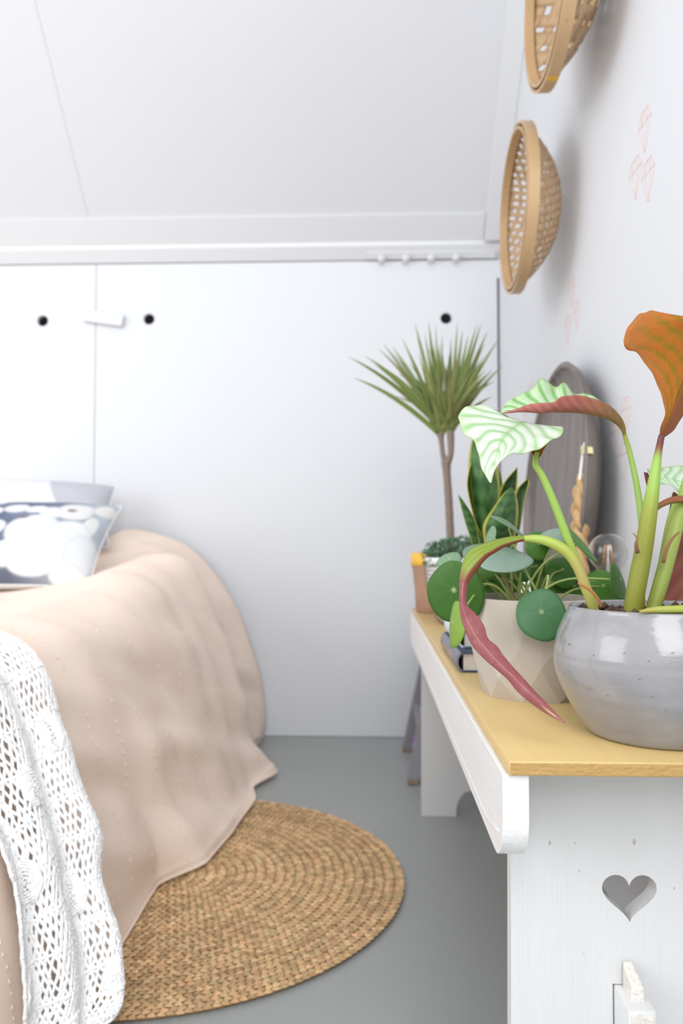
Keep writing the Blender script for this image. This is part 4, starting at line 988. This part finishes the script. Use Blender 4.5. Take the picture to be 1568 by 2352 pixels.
def dleaf(h, px, py, dd, wpx=5.5):
    hb = P(*((1012, 1000 + rnd.uniform(-18, 8)) if h == 0 else (1034, 992 + rnd.uniform(-18, 8))), D0 if h == 0 else D0 - .01); tip = P(px, py, D0 + dd)
    f_ = rnd.uniform(.55, 1.35); pk = rnd.random(); col = mix((.14 * f_, .29 * f_, .06 * f_), (.25 * f_, .30 * f_, .09 * f_), rnd.random()); edge = mix((.30, .42, .12), (.50, .38, .20), pk * .8)
    ax = tip - hb; v = np.array([rnd.uniform(-.5, .5), -1, rnd.uniform(-.2, .5)]); blade(hb, tip, .035 * min(1, abs(px - 1023) / 150) , wpx * D0 / FOC * rnd.uniform(.8, 1.15), col, edge, v / np.linalg.norm(v))
for (px, py) in ((800, 820), (812, 868), (838, 818), (868, 800), (880, 790), (900, 796), (922, 775), (935, 800), (952, 742), (958, 775), (975, 765), (984, 740), (1000, 748), (995, 790), (905, 812), (965, 800), (1015, 770), (1006, 800), (928, 830), (860, 838), (945, 825), (890, 850)):
    dleaf(0, px, py, rnd.uniform(-.12, .10))
for (px, py) in ((1013, 792), (1035, 775), (1050, 742), (1062, 760), (1075, 770), (1095, 745), (1105, 742), (1112, 790), (1120, 760), (1148, 775), (1155, 840), (1130, 850), (1085, 800), (1045, 800), (1030, 820), (1100, 830), (1060, 830), (1120, 880), (1022, 850), (1075, 850), (985, 800), (970, 850)):
    dleaf(1, px, py, rnd.uniform(-.12, .08))
for k in range(40):
    h = k % 2; a = rnd.uniform(-1, 1); dleaf(h, 1020 + a * 120, 800 + abs(a) * 60 + rnd.uniform(-30, 60), rnd.uniform(-.16, .14))

# ---- round wooden tray leaning on the wall
ty, tr_ = 1.735, .283
lean = math.asin(.042 / (2 * tr_))
tb = thing('round_tray', (.345, ty, BT), 'round grey-brown wooden tray leaning against the wall on the bench', 'tray')
m = MB()
prt = [(.0, .012), (.14, .012), (.235, .013), (.258, .0145), (.266, .019), (.270, .028), (.277, .030), (tr_, .026), (.274, .010), (.25, -.010), (.20, -.0155), (0, -.0155)]
m.lathe([(max(r, 1e-5), z) for r, z in prt], 96)
ca_, sa_ = math.cos(lean), math.sin(lean)
def tray_pt(a, b, h):                                   # a along +y, b up the tray, h out of its face
    return np.array([.391 + b * sa_ + (.0125 - h) * ca_ + tr_ * sa_, ty + a, BT + .0005 + tr_ * ca_ + b * ca_ + h * sa_])
m.v = [tuple(tray_pt(x, y, z - .0)) for x, y, z in m.v]
m.build('tray_bowl', M['tray'], tb, angle=50)
# braided straw spray with white stem standing against the tray
sy = 0.0
b0_ = PX(1318, 1330, .365); 
straw = thing('straw_braid', (.36, 1.475, BT), 'plaited straw spray with a white stem and pale yellow tape, hung against the tray', 'decoration')
def on_tray(px, py, out):                                # point on the tray's front face under this pixel
    v = ray(px, py); n = np.array([-ca_, 0, sa_]); o_ = tray_pt(0, 0, .0125 + out); k = ((o_ - _C) @ n) / (v @ n); return _C + v * k
axis = cat([on_tray(1338, 1085, .008), on_tray(1334, 1130, .010), on_tray(1331, 1190, .011), on_tray(1331, 1250, .010), on_tray(1331, 1320, .008), on_tray(1331, 1380, .006)], 60)
upv = np.array([sa_, 0, ca_]); outn = np.array([-ca_, 0, sa_]); yv = np.array([0, 1.0, 0])
for k in range(3):
    pts = []; rr = []
    for i, p in enumerate(axis):
        t = i / 59; ph = t * 15 + k * 2 * PI / 3; A_ = .017 * min(1, t * 4 + .25) * (1 - .3 * t)
        pts.append(p + yv * A_ * math.sin(ph) + outn * .0045 * math.sin(2 * ph)); rr.append(.011 * min(1, t * 3 + .3))
    MB().tube(pts, rr, 7).build('straw_strand', M['straw'], straw)
MB().tube(cat([on_tray(1344, 1012, .008), on_tray(1338, 1050, .010), on_tray(1331, 1110, .015), on_tray(1328, 1150, .015)], 14), [.0008] + [.0034] * 12 + [.003], 7).build('white_stem', M['whitestick'], straw)
q = [on_tray(1333, 1024, .0135), on_tray(1349, 1026, .0135), on_tray(1351, 1041, .0135), on_tray(1334, 1043, .0135)]
MB().add(q + [p - outn * .009 for p in q], [[0, 1, 2, 3], [7, 6, 5, 4], [0, 4, 5, 1], [1, 5, 6, 2], [2, 6, 7, 3], [3, 7, 4, 0]]).build('yellow_tape', M['tagm'], straw, smooth=False)

# ---- filament bulb on a small lamp foot
lb = P(1396, 1269, 1.25); lx, ly, lz = lb
lamp = thing('bulb_lamp', (lx, ly, BT), 'clear glass filament bulb standing on a small foot behind the money plant', 'lamp')
MB().lathe([(.030, 0), (.031, .003), (.029, .052), (.022, .056), (.0, .056)], 32, (lx, ly, BT)).build('foot', M['cement'], lamp)
zs = BT + .0562
MB().lathe([(.0155, 0), (.0155, .012), (.0135, .014), (.0135, .034), (.0, .034)], 24, (lx, ly, zs)).build('socket', M['brass'], lamp)
zb_ = zs + .0342
rB = .0305; zc2 = lz - zb_
gl = [(.0125, 0), (.013, .008)] + [(rB * math.cos(a), zc2 + rB * math.sin(a)) for a in np.linspace(-.95, PI / 2, 22)]
gl[-1] = (1e-5, zc2 + rB)
gi = [(max(r - .0008, 1e-5), z - .0006 if i > 1 else z) for i, (r, z) in enumerate(gl)][::-1]
m = MB(); m.lathe(gl + gi, 40, (lx, ly, zb_)); m.f = [f for f in m.f if len(f) < 30]; m.m = [0] * len(m.f); m.build('glass_bulb', M['glass'], lamp)
MB().tube([(lx, ly, zb_ - .0), (lx, ly, zb_ + .018), (lx, ly, lz + .008)], [.006, .0025, .0022], 8).build('glass_stem', M['whitestick'], lamp)
for k in range(4):
    a = .4 + k * PI / 2; MB().tube([(lx + .010 * math.cos(a), ly + .010 * math.sin(a), lz - .018), (lx + .006 * math.cos(a), ly + .006 * math.sin(a), lz + .012)], .0012, 6).build('filament', M['fil'], lamp)
